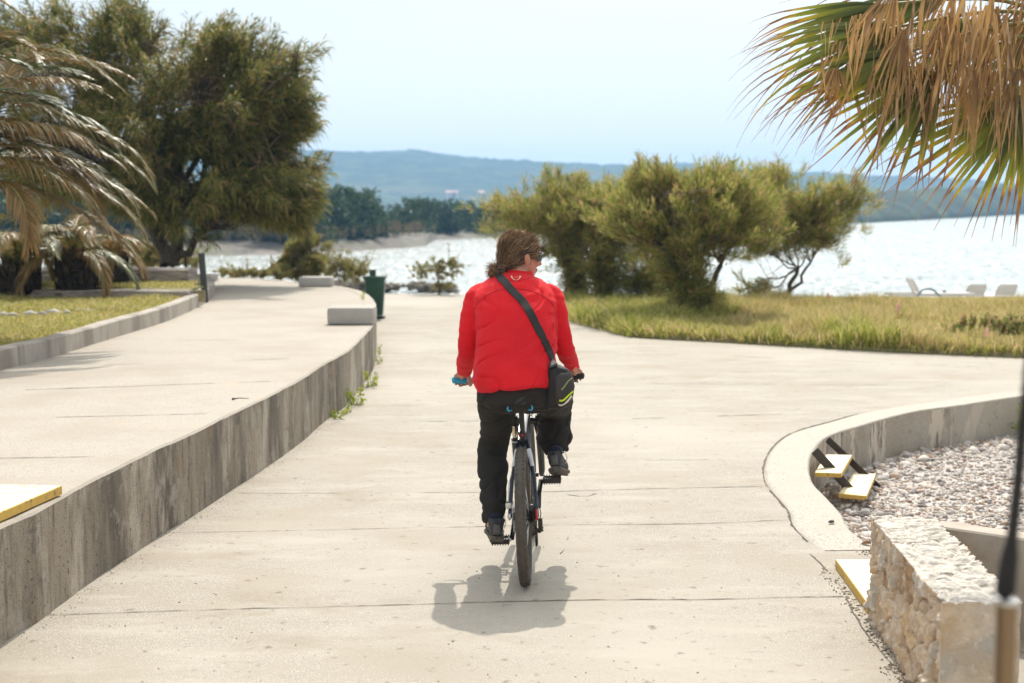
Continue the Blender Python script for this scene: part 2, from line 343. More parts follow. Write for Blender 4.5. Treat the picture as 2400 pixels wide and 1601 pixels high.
def joints(b):
    J = [([(100, 1443), (420, 1432), (900, 1419), (1352, 1408), (1662, 1406), (1815, 1402), (1990, 1400)], .0085, -.4),
         ([(380, 1250), (900, 1240), (1278, 1232), (1600, 1229), (1853, 1219)], .007, -.3),
         ([(560, 1156), (900, 1156), (1274, 1153), (1409, 1149), (1800, 1140)], .008, -.4),
         ([(1330, 1160), (1370, 1164), (1400, 1156)], .010, .1),
         ([(640, 1085), (1100, 1082), (1700, 1078)], .008, .42), ([(780, 990), (1400, 984), (2100, 962)], .012, .38), ([(860, 905), (1500, 900), (2400, 905)], .012, .34),
         ([(900, 830), (1400, 826), (2300, 860)], .014, .4),
         ([(1330, 1260), (1326, 1285), (1310, 1300)], .004, .1),
         ([(1900, 1300), (1920, 1318), (1941, 1341)], .008, -.2),
         ([(1984, 1399), (2018, 1468), (2045, 1506), (2099, 1571), (2150, 1640)], .008, .1)]
    for i, (px, w_, g) in enumerate(J): ribbon(b, catmull([P(x, y, 0) for x, y in px], 6), w_, gap=g, seed=i*3.7)
    ribbon(b, offset([Vector((p.x, p.y, 0)) for p in pit[2:44]], .312), .016, gap=-.25, seed=91)
tag(slab('path', path_poly, 0, .55, None, extra=joints, mats=[M_path, M_crack]), kind='structure')

# ------------------------------------------------------------------ raised terrace on the left with its stained retaining wall
TZ = .5
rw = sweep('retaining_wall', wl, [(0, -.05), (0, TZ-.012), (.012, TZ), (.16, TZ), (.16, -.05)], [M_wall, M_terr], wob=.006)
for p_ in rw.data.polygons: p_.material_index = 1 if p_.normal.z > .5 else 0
tag(rw, 'long grey concrete retaining wall with dark vertical stains, edge of the raised terrace', 'retaining wall')
tl = offset(wl, .155)
terr_poly = [(p.x, p.y) for p in tl] + [(-30, 26.5), (-30, -6)]
def tjoints(b):
    J = [([(134, 977), (330, 973), (523, 967)], .012, .1), ([(-100, 1074), (120, 1071), (241, 1068)], .010, .15), ([(0, 915), (300, 905), (640, 893)], .012, .42), ([(60, 860), (400, 850), (740, 838)], .012, .42), ([(240, 800), (600, 795), (800, 790)], .012, .4)]
    for i, (px, w_, g) in enumerate(J): ribbon(b, catmull([P(x, y, TZ) for x, y in px], 6), w_, gap=g, seed=50+i*3.7, z=TZ)
tag(slab('terrace', terr_poly, TZ-.004, .4, None, extra=tjoints, mats=[M_terr, M_crack]), kind='structure')

# kerb round the lawn on the terrace
cpx = [(-60, 893), (0, 868), (116, 838), (179, 819), (280, 787), (381, 756), (425, 738), (461, 721), (487, 705), (501, 690), (502, 679), (490, 668), (462, 660), (440, 657)]
cl = [P(x, y, TZ) for x, y in cpx]; cl = [cl[0]+(cl[0]-cl[1])*6]+cl
cl = resample(catmull(cl, 8), .25)
tag(sweep('lawn_kerb', cl, [(0, TZ-.05), (0, .655), (.012, .668), (.12, .668), (.12, TZ-.05)], M_curb, wob=.008), 'low curving beige concrete kerb between the lawn and the terrace', 'kerb')
lz = .60
co_ = offset(cl, .1)
lawn1 = [(p.x, p.y) for p in co_]+[(-25, 21.2), (-25, 0)]
tag(slab('lawn', lawn1, lz, .12, M_lawn), kind='structure')
# dry stone tiers
yB = P(300, 704, lz).y; xB = P(478, 704, lz).x; yA = P(350, 661, .76).y; xA = P(446, 660, .76).x
b = MB(); 
wB = sweep('stone_edging_wall', resample([Vector((xB-.2, yB, 0)), Vector((-24, yB+.2, 0))], .3), [(0, lz-.1), (-.0, .715), (-.02, .73), (-.3, .73), (-.3, lz-.1)], M_drystone, wob=.02)
tag(wB, 'low dark dry stone edging across the lawn behind the palm trunks', 'stone wall')
kr = sorted([p for p in co_ if yB+.25 < p.y < yA+.05 and p.x > xA-.3], key=lambda p: p.y)
lawn2 = [(xB-.05, yB+.28)]+[(p.x-.03, p.y) for p in kr]+[(xA+.15, yA+.05), (-24, yA+.1), (-24, yB+.28)]
o = slab('upper_lawn', lawn2, .71, .15, M_lawn); tag(o, kind='structure')
wA = sweep('dry_stone_wall', resample([Vector((xA, yA, 0)), Vector((-24, yA+.2, 0))], .3), [(0, .7), (0, .925), (-.03, .945), (-.55, .945), (-.55, .7)], [M_drystone], wob=.02)
tag(wA, 'dry stone wall with pale flat top at the back of the garden terrace', 'stone wall')

# ------------------------------------------------------------------ pit with pebbles, its pale kerb wall
kw = [Vector((p.x, p.y, 0)) for p in pit]
M_band = mat('pale_band_concrete', (.45, .41, .345), [(110, (.2, .17, .135), .52, .66, 3), (2.5, (.40, .35, .29), .5, .72, 6), (12, (.30, .26, .21), .64, .74, 6)], rough=.8, bump=[(150, .4, .003)])
tag(sweep('kerb_wall', kw, [(0, -.6), (0, -.01), (.01, .006), (.27, .006), (.29, .0), (.30, -.3)], [M_kwall, M_band], wob=.004), 'pale curved concrete kerb wall around the pebbles with dark drips', 'kerb wall')
for p_ in COL.objects['kerb_wall'].data.polygons: p_.material_index = 1 if p_.normal.z > .5 else 0
A0 = P(2046, 1282, 0)
def peb_h(x, y):
    d = math.hypot(x-A0.x-.3, y-A0.y+.1); r = max(0, 1-d/2.0)
    return -.36+.34*r*r*(3-2*r)+.03*mnoise.noise(Vector((x*2, y*2, 0)))
nx, ny = 61, 61
vs = [(x, y, peb_h(x, y)) for y in np.linspace(6.05, 16, ny) for x in np.linspace(1.4, 12, nx)]
pm = mesh_np('pebble_ground', vs, quads=[(j*nx+i, j*nx+i+1, (j+1)*nx+i+1, (j+1)*nx+i) for j in range(ny-1) for i in range(nx-1)], mats=M_pebgr, smooth=True)
tag(pm, kind='structure')

# ------------------------------------------------------------------ meadow on the right
mead = [(p.x, p.y-.03) for p in [P(x, y, 0) for x, y in far_px[:12]]] + [(1.3, 27.9), (40, 28.1), (40, 19.5)]
tag(slab('meadow', mead, .05, .5, M_meadow), kind='structure')

# ------------------------------------------------------------------ far shores, hills
M_rock = mat('shore_rock', (.12, .105, .09), [(.25, (.20, .175, .15), .5, .62, 6), (.12, (.13, .13, .09), .48, .6, 5), (1.0, (.2, .16, .12), .5, .7)], rough=.9, bump=[(.6, .8, .6)])
def strip(name, cols, rows, f, mat_, smooth=True):
    vs = [f(c, r) for r in rows for c in cols]; n = len(cols)
    return mesh_np(name, vs, quads=[(j*n+i, j*n+i+1, (j+1)*n+i+1, (j+1)*n+i) for j in range(len(rows)-1) for i in range(n-1)], mats=mat_, smooth=smooth)
def lerpl(tbl, x):
    if x <= tbl[0][0]: return tbl[0][1]
    for (a, b_), (c, d) in zip(tbl, tbl[1:]):
        if x <= c: return b_+(d-b_)*(x-a)/(c-a)
    return tbl[-1][1]
wline = [(-900, 604), (300, 604), (500, 603), (700, 599), (850, 589), (930, 584), (1000, 579), (1013, 566), (1100, 562), (1500, 556), (1800, 548)]
def spit(c, r):
    p = P(c, lerpl(wline, c), WZ); s = r; dirv = Vector((p.x, p.y, 0)).normalized()
    q_ = p+dirv*(s*90)
    h = WZ-.3+min(1, s*9)*(1.2 if c < 1010 else .7)+.35*s+(.25*mnoise.noise(Vector((q_.x*.25, q_.y*.25, 0)))+.3*mnoise.noise(Vector((q_.x, q_.y, 2))))*min(1, s*6)
    return (q_.x, q_.y, h if s > 0 else WZ-.6)
tag(strip('rocky_shore', list(np.linspace(-900, 1800, 240)), [0]+list(np.linspace(.004, 1, 34)), spit, M_rock, smooth=False), kind='structure')
M_hill = mat('hill_scrub', (.024, .044, .026), [(.03, (.06, .09, .035), .50, .58, 7), (.012, (.022, .04, .02), .45, .6, 5), (.006, (.10, .10, .05), .58, .68, 5)], rough=.95)
ridge = [(-900, 372), (300, 362), (700, 356), (780, 360), (870, 362), (920, 359), (985, 358), (1050, 367), (1130, 374), (1200, 380), (1300, 386), (1400, 389), (1500, 391), (1600, 386), (1650, 394), (1700, 398), (1900, 409), (2100, 416), (2300, 428), (2400, 436), (2600, 450), (3200, 462)]
def prof(s): return (.02 if s < .08 else .02+.13*((s-.08)/.37) if s < .45 else .15+.85*math.sin((s-.45)/.55*math.pi/2)**1.15)
def hill(c, r):
    Y = 620+1000*min(r, 1.0); yr = V(c, lerpl(ridge, c), 1620); top = yr.z
    x = (c-1200)/FPX*Y*1.0
    if r > 1: Y = 1620+(r-1)*600; z = top*(1-(r-1)*1.5)
    else: z = WZ+(top-WZ)*prof(r)
    z += (2.6*mnoise.noise(Vector((x*.012, Y*.012, 0)))+3.2*mnoise.noise(Vector((x*.04, Y*.04, 3))))*min(1, r*5)*(.75)+ (2.2*mnoise.noise(Vector((x*.13, Y*.13, 7)))+1.6*abs(mnoise.noise(Vector((x*.3, Y*.3, 7)))))*min(1, r*5)
    return (x, Y, z)
tag(strip('hills', list(np.linspace(-900, 3300, 620)), list(np.linspace(0, 1.0, 60))+[1.05, 1.2, 1.5], hill, M_hill), kind='structure')
hl = [(1500, 520), (1650, 492), (1800, 478), (1950, 466), (2100, 456), (2250, 446), (2400, 440), (2700, 428), (3200, 420)]
hs = [(1500, 536), (1800, 533), (2030, 523), (2400, 503), (2700, 497), (3200, 492)]
def head(c, r):
    p = P(c, lerpl(hs, c), WZ); dv = Vector((p.x, p.y, 0)).normalized(); q_ = p+dv*(r*90)
    top = V(c, lerpl(hl, c), q_.y).z
    z = WZ-.5+.9*min(1, r*40)+(top-WZ)*min(1, r*1.4)**.8*(1 if r < .8 else 1-(r-.8)*2)
    z += (1.6*mnoise.noise(Vector((q_.x*.06, q_.y*.06, 1)))+1.6*abs(mnoise.noise(Vector((q_.x*.22, q_.y*.22, 4)))))*min(1, max(0, r*12-.3))
    return (q_.x, q_.y, z)
tag(strip('headland', list(np.linspace(1500, 3300, 330)), [0, .01, .03]+list(np.linspace(.06, 1, 30)), head, M_hill), kind='structure')
# ================================================================== the bicycle
RC = P(1233, 1368, 0)
_yaw, _lean = R(2.4), R(2.3)
_bf = Vector((math.sin(_yaw), math.cos(_yaw), 0)); _br0 = Vector((math.cos(_yaw), -math.sin(_yaw), 0))
_bu = (Vector((0, 0, 1))*math.cos(_lean)-_br0*math.sin(_lean)); _br = (_br0*math.cos(_lean)+Vector((0, 0, 1))*math.sin(_lean))
def B(x, y, z): return RC+_br*x+_bf*y+_bu*z
M_tyre = mat('tyre_rubber', (.085, .070, .058), [(40, (.11, .092, .076), .4, .65)], rough=.8, bump=[(160, .4, .002, (1, 1, 1))], spec=.3)
M_black = mat('black_paint', (.014, .014, .016), rough=.3)
M_navy = mat('navy_paint', (.010, .016, .03), rough=.25)
M_white = mat('white_paint', (.7, .72, .75), rough=.3)
M_alu = mat('bare_aluminium', (.6, .6, .6), rough=.3, metal=1)
M_chrome = mat('bronze_stanchion', (.55, .48, .38), rough=.2, metal=1)
M_dark = mat('dark_metal', (.05, .045, .04), rough=.4, metal=.7)
M_red = mat('red_anodised', (.55, .02, .04), rough=.3)
M_yellowd = mat('yellow_decal', (.75, .48, .02), rough=.4)
M_blueg = mat('blue_rubber', (.02, .32, .52), rough=.5)
M_gripk = mat('black_rubber', (.02, .02, .02), rough=.7)
M_saddle = mat('black_saddle_cover', (.02, .02, .022), rough=.45)
bike = empty('bicycle', RC, label='black mountain bicycle with blue grips and front suspension fork, ridden by the person in red', cat='bicycle')
def wheel(y, tag_):
    wcen = B(0, y, .336); we = MB(); we.ring(wcen, _br, .309, .0275, n=72, k=14); 
    tyre_v = we
    wo = bpy.data.objects.new('wheel', None); wo.location = wcen-RC; link(wo, bike)
    tyre_v.build('tyre', M_tyre, wo, smooth=True)
    kn = MB()
    for i in range(72):
        q = 2*math.pi*i/72; d = _bf*math.cos(q)+_bu*math.sin(q); tdir = _bu*math.cos(q)-_bf*math.sin(q)
        for s in (-1, 1):
            rot = Matrix((_br, tdir, d)).transposed()
            kn.box(wcen+d*.3325+_br*s*.0155+_br*(.002 if i % 2 else -.002), (.009, .012, .007), rot)
    kn.build('tread', M_tyre, wo)
    rm = MB(); rm.ring(wcen, _br, .283, .011, n=64, k=8, flat=1.2); rm.build('rim', M_dark, wo, smooth=True)
    sp = MB()
    for i in range(32):
        q = 2*math.pi*i/32; d = _bf*math.cos(q)+_bu*math.sin(q); s = 1 if i % 2 else -1
        q2 = q+.35*(1 if (i//2) % 2 else -1); d2 = _bf*math.cos(q2)+_bu*math.sin(q2)
        sp.tube([wcen+d2*.025+_br*s*.028, wcen+d*.275], .0012, n=5)
    sp.build('spokes', M_alu, wo)
    hb = MB(); hb.tube([wcen-_br*.05, wcen-_br*.03, wcen-_br*.028, wcen+_br*.028, wcen+_br*.03, wcen+_br*.05], [.012, .012, .024, .024, .012, .012], n=14); hb.build('hub', M_dark, wo, angle=40)
    return wo
wr = wheel(0, 'rear'); wr['label'] = 'rear wheel with worn brown tyre'; wf = wheel(1.07, 'front')
BBp = (.43, .285)
fr = MB()
T = fr.tube
T([B(0, BBp[0], BBp[1]), B(0, .285, .70)], [.0165, .0165], m=0)                                 # seat tube
T([B(0, BBp[0], BBp[1]), B(0, .72, .52), B(0, .885, .635)], [.022, .024, .026], m=0)           # down tube
T([B(0, .288, .69), B(0, .60, .735), B(0, .868, .73)], [.017, .02, .023], m=3)                # top tube, pale
T([B(0, .895, .61), B(0, .862, .755)], .024, m=0)                                              # head tube
for s in (-1, 1):
    T([B(s*.018, .305, .66), B(s*.030, .26, .615), B(s*.055, .14, .49), B(s*.066, .02, .35), B(s*.066, 0, .336)], [.010, .011, .0105, .010, .012], m=1)
    T([B(s*.030, .26, .62), B(s*.047, .19, .545)], .0116, m=2)
    T([B(s*.035, .40, .29), B(s*.05, .22, .305), B(s*.066, 0, .336)], [.012, .012, .011], m=0)
    T([B(s*.073, .0, .336), B(s*.062, 0, .336)], .017, m=4)
T([B(-.045, .225, .56), B(.045, .225, .56)], .008, m=0)
fr.build('frame', [M_black, M_navy, M_white, M_white, M_alu], bike, angle=50)
fk = MB(); 
cz = .665
fk.tube([B(-.075, .905, cz), B(-.03, .895, cz+.012), B(.03, .895, cz+.012), B(.075, .905, cz)], [.018, .021, .021, .018], flat=.8)
for s in (-1, 1):
    fk.tube([B(s*.068, .900, cz+.035), B(s*.068, .905, cz-.02)], .021)
    fk.tube([B(s*.068, .899, cz+.045), B(s*.068, .900, cz+.035)], .011, m=3)
    fk.tube([B(s*.068, .905, cz-.01), B(s*.068, .945, .55)], .0155, m=1)
    fk.tube([B(s*.068, .935, .575), B(s*.068, .94, .56)], .0225, m=0)
    fk.tube([B(s*.068, .941, .558), B(s*.068, .943, .552)], .0228, m=2)
    fk.tube([B(s*.068, .94, .56), B(s*.070, 1.04, .37), B(s*.066, 1.07, .336)], [.021, .018, .014], m=0)
    fk.tube([B(s*.070, 1.02, .425), B(s*.070, 1.033, .395)], [.0187, .0187], m=4)
fk.tube([B(-.062, .965, .57), B(-.04, .98, .65), B(.04, .98, .65), B(.062, .965, .57)], .011)
fk.build('suspension_fork', [M_black, M_chrome, M_white, M_dark, M_yellowd], bike, angle=50)
# seat post, clamp, saddle
sp = MB(); sp.tube([B(0, .288, .68), B(0, .255, .835)], .0145); sp.tube([B(0, .289, .685), B(0, .286, .705)], .021); sp.tube([B(.0, .27, .695), B(.0, .262, .693)], .006, m=1)
sp.box(B(0, .25, .85), (.055, .05, .028), Matrix((_br, _bf, _bu)).transposed(), bev=.006)
sp.tube([B(-.022, .20, .86), B(-.022, .30, .865)], .004, m=2); sp.tube([B(.022, .20, .86), B(.022, .30, .865)], .004, m=2)
sp.tube([B(-.02, .222, .842), B(-.02, .228, .862)], .006, m=2); sp.tube([B(.02, .222, .842), B(.02, .228, .862)], .006, m=2)
sp.build('seat_post', [M_black, M_red, M_alu], bike, angle=50)
sd = MB(); rings = []
for y, hw, zt, hh in ((.115, .03, .885, .014), (.122, .066, .89, .026), (.15, .078, .893, .03), (.20, .07, .893, .028), (.25, .045, .89, .024), (.30, .028, .888, .021), (.36, .021, .886, .018), (.385, .012, .882, .01)):
    rings.append((B(0, y, zt), _br*hw, _bu*hh, .8))
sd.loft(rings); so_ = sd.build('saddle', M_saddle, bike, smooth=True)
for s in (-1, 1):
    bl = MB(); bl.tube([B(s*.040, .105, .845), B(s*.055, .10, .842), B(s*.062, .10, .853), B(s*.058, .10, .866)], [.002, .004, .005, .003]); bl.build('blue_trim', M_blueg, so_, smooth=True)
# crank set
ck = MB(); ck.tube([B(-.06, *BBp), B(.06, *BBp)], .02)
for k_, (r_, x_) in enumerate(((.085, .05), (.068, .043), (.05, .037))):
    ck.ring(B(x_, *BBp), _br, r_, .006, n=48, k=6, flat=.3)
    for i in range(36):
        q = 2*math.pi*i/36; d = _bf*math.cos(q)+_bu*math.sin(q); ck.box(B(x_, *BBp)+d*(r_+.006), (.003, .006, .008), Matrix((_br, _bu*math.cos(q)-_bf*math.sin(q), d)).transposed())
for i in range(5):
    q = 2*math.pi*i/5; d = _bf*math.cos(q)+_bu*math.sin(q); ck.tube([B(.047, *BBp)+d*.01, B(.047, *BBp)+d*.08], [.01, .006])
ck.build('chain_rings', M_dark, bike, angle=40)
PR = (BBp[0]+.105, BBp[1]+.125); PL = (BBp[0]-.105, BBp[1]-.14)
for s, (py_, pz_) in ((1, PR), (-1, PL)):
    a = MB(); a.tube([B(s*.058, *BBp), B(s*.066, (BBp[0]+py_)/2, (BBp[1]+pz_)/2), B(s*.078, py_, pz_)], [.017, .012, .012], flat=.6, n=12)
    ca = a.build('crank_arm', M_black, bike, smooth=True)
    pd = MB(); c = B(s*.135, py_, pz_); pd.tube([B(s*.08, py_, pz_), B(s*.185, py_, pz_)], .008, n=10, m=1)
    rot = Matrix((_br, _bf, _bu)).transposed()
    for sy in (-1, 1):
        pd.box(c+_bf*sy*.042, (.095, .010, .024), rot, bev=.003)
        for i in range(7): pd.box(c+_bf*sy*.042+_br*(i-3)*.0135+_bu*.014, (.006, .010, .007), rot); pd.box(c+_bf*sy*.042+_br*(i-3)*.0135-_bu*.014, (.006, .010, .007), rot)
    for sx in (-1, 0, 1): pd.box(c+_br*sx*.042, (.010, .085, .018), rot, bev=.002)
    pd.build('pedal', [M_dark, M_alu], bike)
# cassette, chain, derailleur, brakes, handlebar
cs = MB()
for i in range(8): cs.ring(B(.030+.0042*i, 0, .336), _br, .052-.0045*i, .006, n=32, k=6, flat=.2)
cs.tube([B(.028, 0, .336), B(.066, 0, .336)], [.03, .012]); cs.tube([B(-.028, 0, .336), B(-.05, 0, .336)], .02)
cs.build('cassette', M_dark, wr, angle=40)
disc = MB(); disc.ring(B(-.048, 0, .336), _br, .072, .006, n=40, k=6, flat=.2); disc.build('brake_disc', M_alu, wr, smooth=True)
dr = MB(); dr.box(B(.082, -.015, .302), (.022, .04, .045), Matrix((_br, _bf, _bu)).transposed(), bev=.006)
dr.box(B(.066, -.01, .345), (.012, .035, .05), Matrix((_br, _bf, _bu)).transposed(), bev=.004, m=1)
dr.tube([B(.073, -.005, .26), B(.086, -.02, .285)], .012); dr.tube([B(.052, .01, .265), B(.062, .01, .265)], .02, n=16); dr.tube([B(.052, .035, .20), B(.062, .035, .20)], .02, n=16)
dr.box(B(.064, .022, .232), (.004, .02, .085), Matrix((_br, _bf, _bu)).transposed(), m=0); dr.tube([B(.09, -.03, .265), B(.084, -.028, .285)], .008)
dr.tube([B(.078, -.02, .31), B(.088, -.07, .36), B(.075, -.03, .44), B(.06, .1, .46)], .0025, n=6)
dr.build('derailleur', [M_dark, M_red], bike, angle=40)
chn = MB(); 
loop = [B(.045, BBp[0]+.0, BBp[1]+.088), B(.05, 0, .375), B(.05, -.035, .345), B(.052, 0, .29), B(.057, .03, .268), B(.057, .01, .22), B(.057, .03, .178), B(.057, .055, .20), B(.047, BBp[0]-.02, BBp[1]-.086), B(.045, BBp[0]+.075, BBp[1]-.04), B(.045, BBp[0]+.08, BBp[1]+.04), B(.045, BBp[0]+.0, BBp[1]+.088)]
for i, p in enumerate(resample(loop, .0127)): chn.box(p, (.008, .010, .008) if i % 2 else (.005, .012, .008), Matrix((_br, _bf, _bu)).transposed())
chn.build('chain', M_dark, bike)
bc = MB(); bc.box(B(-.072, .045, .385), (.03, .05, .03), Matrix((_br, _bf, _bu)).transposed(), bev=.007); bc.tube([B(-.075, .05, .39), B(-.07, .12, .48), B(-.03, .25, .6), B(-.02, .4, .70), B(-.03, .8, .74)], .0025, n=6)
bc.build('rear_brake', M_alu, bike, angle=40)
st = MB(); st.tube([B(0, .862, .755), B(0, .852, .80)], .02); st.tube([B(0, .853, .79), B(0, .80, .86), B(0, .785, .895)], [.019, .017, .018]); st.build('stem', M_black, bike, angle=40)
HZ = .925
hbp = [B(-.38, .72, HZ+.005), B(-.33, .735, HZ), B(-.20, .77, HZ), B(-.08, .785, HZ-.02), B(0, .788, HZ-.025), B(.08, .785, HZ-.02), B(.16, .77, HZ), B(.27, .735, HZ), B(.31, .72, HZ+.005)]
hb = MB(); hb.tube(catmull(hbp, 4), .0125); hbo = hb.build('handlebar', M_black, bike, smooth=True)
for s in (-1, 1):
    g = MB(); g.tube([B(s*.352-.03, .712, HZ+.006), B(s*.347-.03, .714, HZ+.006), B(s*.29-.03, .732, HZ), B(s*.24-.03, .752, HZ)], [.012, .0185, .017, .017]); g.build('grip', M_blueg if s < 0 else M_gripk, hbo, smooth=True)
    l = MB(); l.tube([B(s*.20-.03, .77, HZ), B(s*.215-.03, .80, HZ-.01), B(s*.26-.03, .80, HZ-.025), B(s*.32-.03, .775, HZ-.035)], [.012, .009, .006, .004]); l.build('brake_lever', M_dark, hbo, smooth=True)
    l = MB(); l.tube([B(s*.21, .80, HZ-.005), B(s*.15, .87, HZ-.03), B(s*.06, .92, HZ-.12), B(s*.03, .90, .70)], .003, n=6); l.build('cable', M_gripk, hbo, smooth=True)

# ================================================================== the rider
M_skin = mat('skin', (.50, .25, .17), [(40, (.42, .19, .13), .45, .7)], rough=.5)
M_jacket = mat('red_fleece', (.70, .012, .020), [(3, (.58, .010, .018), .4, .7), (300, (.8, .035, .04), .5, .8, 2)], rough=.8, bump=[(420, .25, .002), (26, .12, .006)], spec=.15)
M_seam = mat('red_seam', (.42, .010, .018), rough=.8)
M_pants = mat('charcoal_fabric', (.026, .023, .021), [(5, (.036, .031, .028), .4, .7)], rough=.8, bump=[(300, .3, .002), (18, .25, .012)], spec=.2)
M_hair = mat('brown_hair', (.045, .021, .011), [(60, (.22, .12, .06), .45, .7, 3, (1, 1, .5)), (25, (.03, .014, .008), .5, .65)], rough=.65, bump=[(90, .8, .004, (1, 1, .4))], spec=.5)
M_strand = mat('hair_strand', None or (.1, .05, .03), rough=.4, island=[(0, (.05, .023, .011)), (.5, (.14, .07, .035)), (.72, (.36, .22, .11)), (1, (.75, .55, .34))], transl=.45)  # pale stops put the sunlit rim of the hair into the strand colour
M_glass = mat('black_lens', (.006, .007, .012), rough=.12, spec=.8)
M_shoe = mat('black_shoe_fabric', (.018, .018, .026), [(30, (.05, .05, .06), .5, .7)], rough=.6, bump=[(200, .4, .002)])
M_sole = mat('grey_brown_sole', (.14, .115, .09), [(30, (.06, .05, .045), .45, .6)], rough=.8, bump=[(90, .6, .004)])
M_sock = mat('navy_sock', (.012, .014, .035), rough=.9)
M_bag = mat('black_nylon', (.012, .011, .011), [(5, (.022, .018, .016), .4, .7)], rough=.6, bump=[(350, .4, .002), (16, .3, .01)], spec=.4)
M_bagpocket = mat('brown_black_nylon', (.03, .022, .020), rough=.55, bump=[(350, .4, .002), (16, .3, .01)])
M_lime = mat('lime_reflective', (.55, .72, .02), rough=.5)
M_cream = mat('cream_reflective', (.75, .68, .55), rough=.5)
M_olive = mat('olive_zip', (.22, .25, .10), rough=.5)
person = empty('person', Vector((RC.x, 7.1, 0)), label='person in red jacket and dark trousers riding the bicycle away, head turned right', cat='person')
bag = empty('shoulder_bag', Vector((RC.x+.2, 7.1, .8)), label='black shoulder bag with lime and cream stripes slung across the red jacket', cat='bag')
def fuse(name, b, voxel, mat_, parent, smooth=3, disp=None):
    me = bpy.data.meshes.new('tmp'); me.from_pydata(b.v, [], b.f); me.update()
    bm = bmesh.new(); bm.from_mesh(me); bmesh.ops.recalc_face_normals(bm, faces=bm.faces); bm.to_mesh(me); bm.free()
    o = bpy.data.objects.new('tmp', me); COL.objects.link(o)
    r_ = o.modifiers.new('r', 'REMESH'); r_.mode = 'VOXEL'; r_.voxel_size = voxel
    s_ = o.modifiers.new('s', 'SMOOTH'); s_.factor = .5; s_.iterations = smooth
    dg = bpy.context.evaluated_depsgraph_get(); dg.update(); m2 = bpy.data.meshes.new_from_object(o.evaluated_get(dg))
    bpy.data.objects.remove(o)
    if disp:
        n = len(m2.vertices); co_a = np.empty(n*3, np.float32); m2.vertices.foreach_get('co', co_a); co_a = co_a.reshape(-1, 3)
        nr = np.array([v.normal for v in m2.vertices]); d = np.array([disp(Vector(c), Vector(nn)) for c, nn in zip(co_a, nr)])
        co_a = co_a+nr*d[:, None]; m2.vertices.foreach_set('co', co_a.astype(np.float32).ravel()); m2.update()
    off = chain(parent).inverted(); m2.transform(off)
    m2.polygons.foreach_set('use_smooth', np.ones(len(m2.polygons), dtype=bool)); m2.materials.clear()
    for mm in (mat_ if isinstance(mat_, list) else [mat_]): m2.materials.append(mm)
    m2.name = name; o = bpy.data.objects.new(name, m2); link(o, parent); return o
def W(px, Y): return px*Y/FPX            # width in pixels -> metres at depth Y
def hring(pl, pr, y, Y, hd, e=.9, tilt=0, roll=0):
    c = V((pl+pr)/2, y, Y); hw = W((pr-pl)/2, Y)
    return (c, Vector((math.cos(roll), 0, math.sin(roll)))*hw, Vector((0, 1, tilt)).normalized()*hd, e)
# ---- jacket
jk = MB()
jk.loft([hring(1128, 1292, 916, 7.06, .155, roll=.08, tilt=-.2), hring(1116, 1299, 905, 7.08, .165, roll=.07, tilt=-.25), hring(1106, 1301, 885, 7.11, .17, tilt=-.3, roll=.04), hring(1112, 1303, 850, 7.15, .165, tilt=-.3), hring(1115, 1305, 815, 7.19, .16, tilt=-.35), hring(1117, 1305, 780, 7.235, .155, tilt=-.4),
          hring(1113, 1303, 745, 7.28, .15, tilt=-.4), hring(1108, 1303, 712, 7.33, .135, tilt=-.45), hring(1113, 1298, 690, 7.365, .12, tilt=-.5), hring(1127, 1287, 671, 7.395, .10, tilt=-.5), hring(1142, 1268, 658, 7.42, .085, tilt=-.4), hring(1160, 1250, 648, 7.44, .072, tilt=-.3)])
jk.loft([hring(1168, 1252, 656, 7.43, .07, e=1), hring(1178, 1250, 642, 7.45, .068, e=1, roll=-.05), hring(1184, 1249, 634, 7.462, .064, e=1, roll=-.08)])
def arm(b, pts, k=1.0):
    p = [V(x, y, Y) for x, y, Y, r in pts]; r = [W(r, Y)*k for x, y, Y, r in pts]; b.tube(catmull(p, 4), catmull([Vector((q_, 0, 0)) for q_ in r], 4) and [v.x for v in catmull([Vector((q_, 0, 0)) for q_ in r], 4)], n=16)
LA = [(1146, 683, 7.40, 26), (1122, 702, 7.38, 31), (1108, 745, 7.34, 28), (1100, 785, 7.31, 25.5), (1097, 820, 7.33, 23.5), (1093, 848, 7.45, 21), (1090, 866, 7.55, 19)]
RA = [(1266, 683, 7.40, 26), (1290, 702, 7.38, 31), (1304, 742, 7.34, 28), (1313, 782, 7.32, 24), (1322, 815, 7.34, 22.5), (1334, 842, 7.46, 19), (1343, 863, 7.56, 16)]
arm(jk, LA); arm(jk, RA)
def jdisp(p, n):
    d = 0
    side = abs(p.x-.02)
    if side > .19 or (side > .165 and p.z > 1.3):    # sleeves: rings of folds
        d += .011*(.5-abs(mnoise.noise(Vector((p.x*5, p.y*5, p.z*17+4*p.x)))))+.004*mnoise.noise(Vector((p.x*12, p.y*12, p.z*30)))
    else:
        lowk = max(0, min(1, (1.12-p.z)/.2)); ed = min(1, side/.15)
        d += .017*(.4-abs(mnoise.noise(Vector((p.x*5+p.z*7, p.y*4, p.z*9-p.x*6)))))*(.35+.6*lowk+.5*ed)
        d += .0025*mnoise.noise(Vector((p.x*9, p.y*9, p.z*26)))*lowk
        d += .004*mnoise.noise(Vector((p.x*7, p.y*3, p.z*3)))
        cr_ = mnoise.noise(Vector((p.x*4.2+p.z*3.5, p.y*3, p.z*7.5-p.x*5+9)))
        d -= .010*math.exp(-(cr_/.06)**2)*(.15+.85*max(lowk, ed**4))
    return d
M_jacket.node_tree.nodes['Principled BSDF'].inputs['Sheen Weight'].default_value = .10
M_jacket.node_tree.nodes['Principled BSDF'].inputs['Sheen Tint'].default_value = (1, .45, .45, 1)
jacket = fuse('jacket', jk, .0075, M_jacket, person, smooth=4, disp=jdisp)
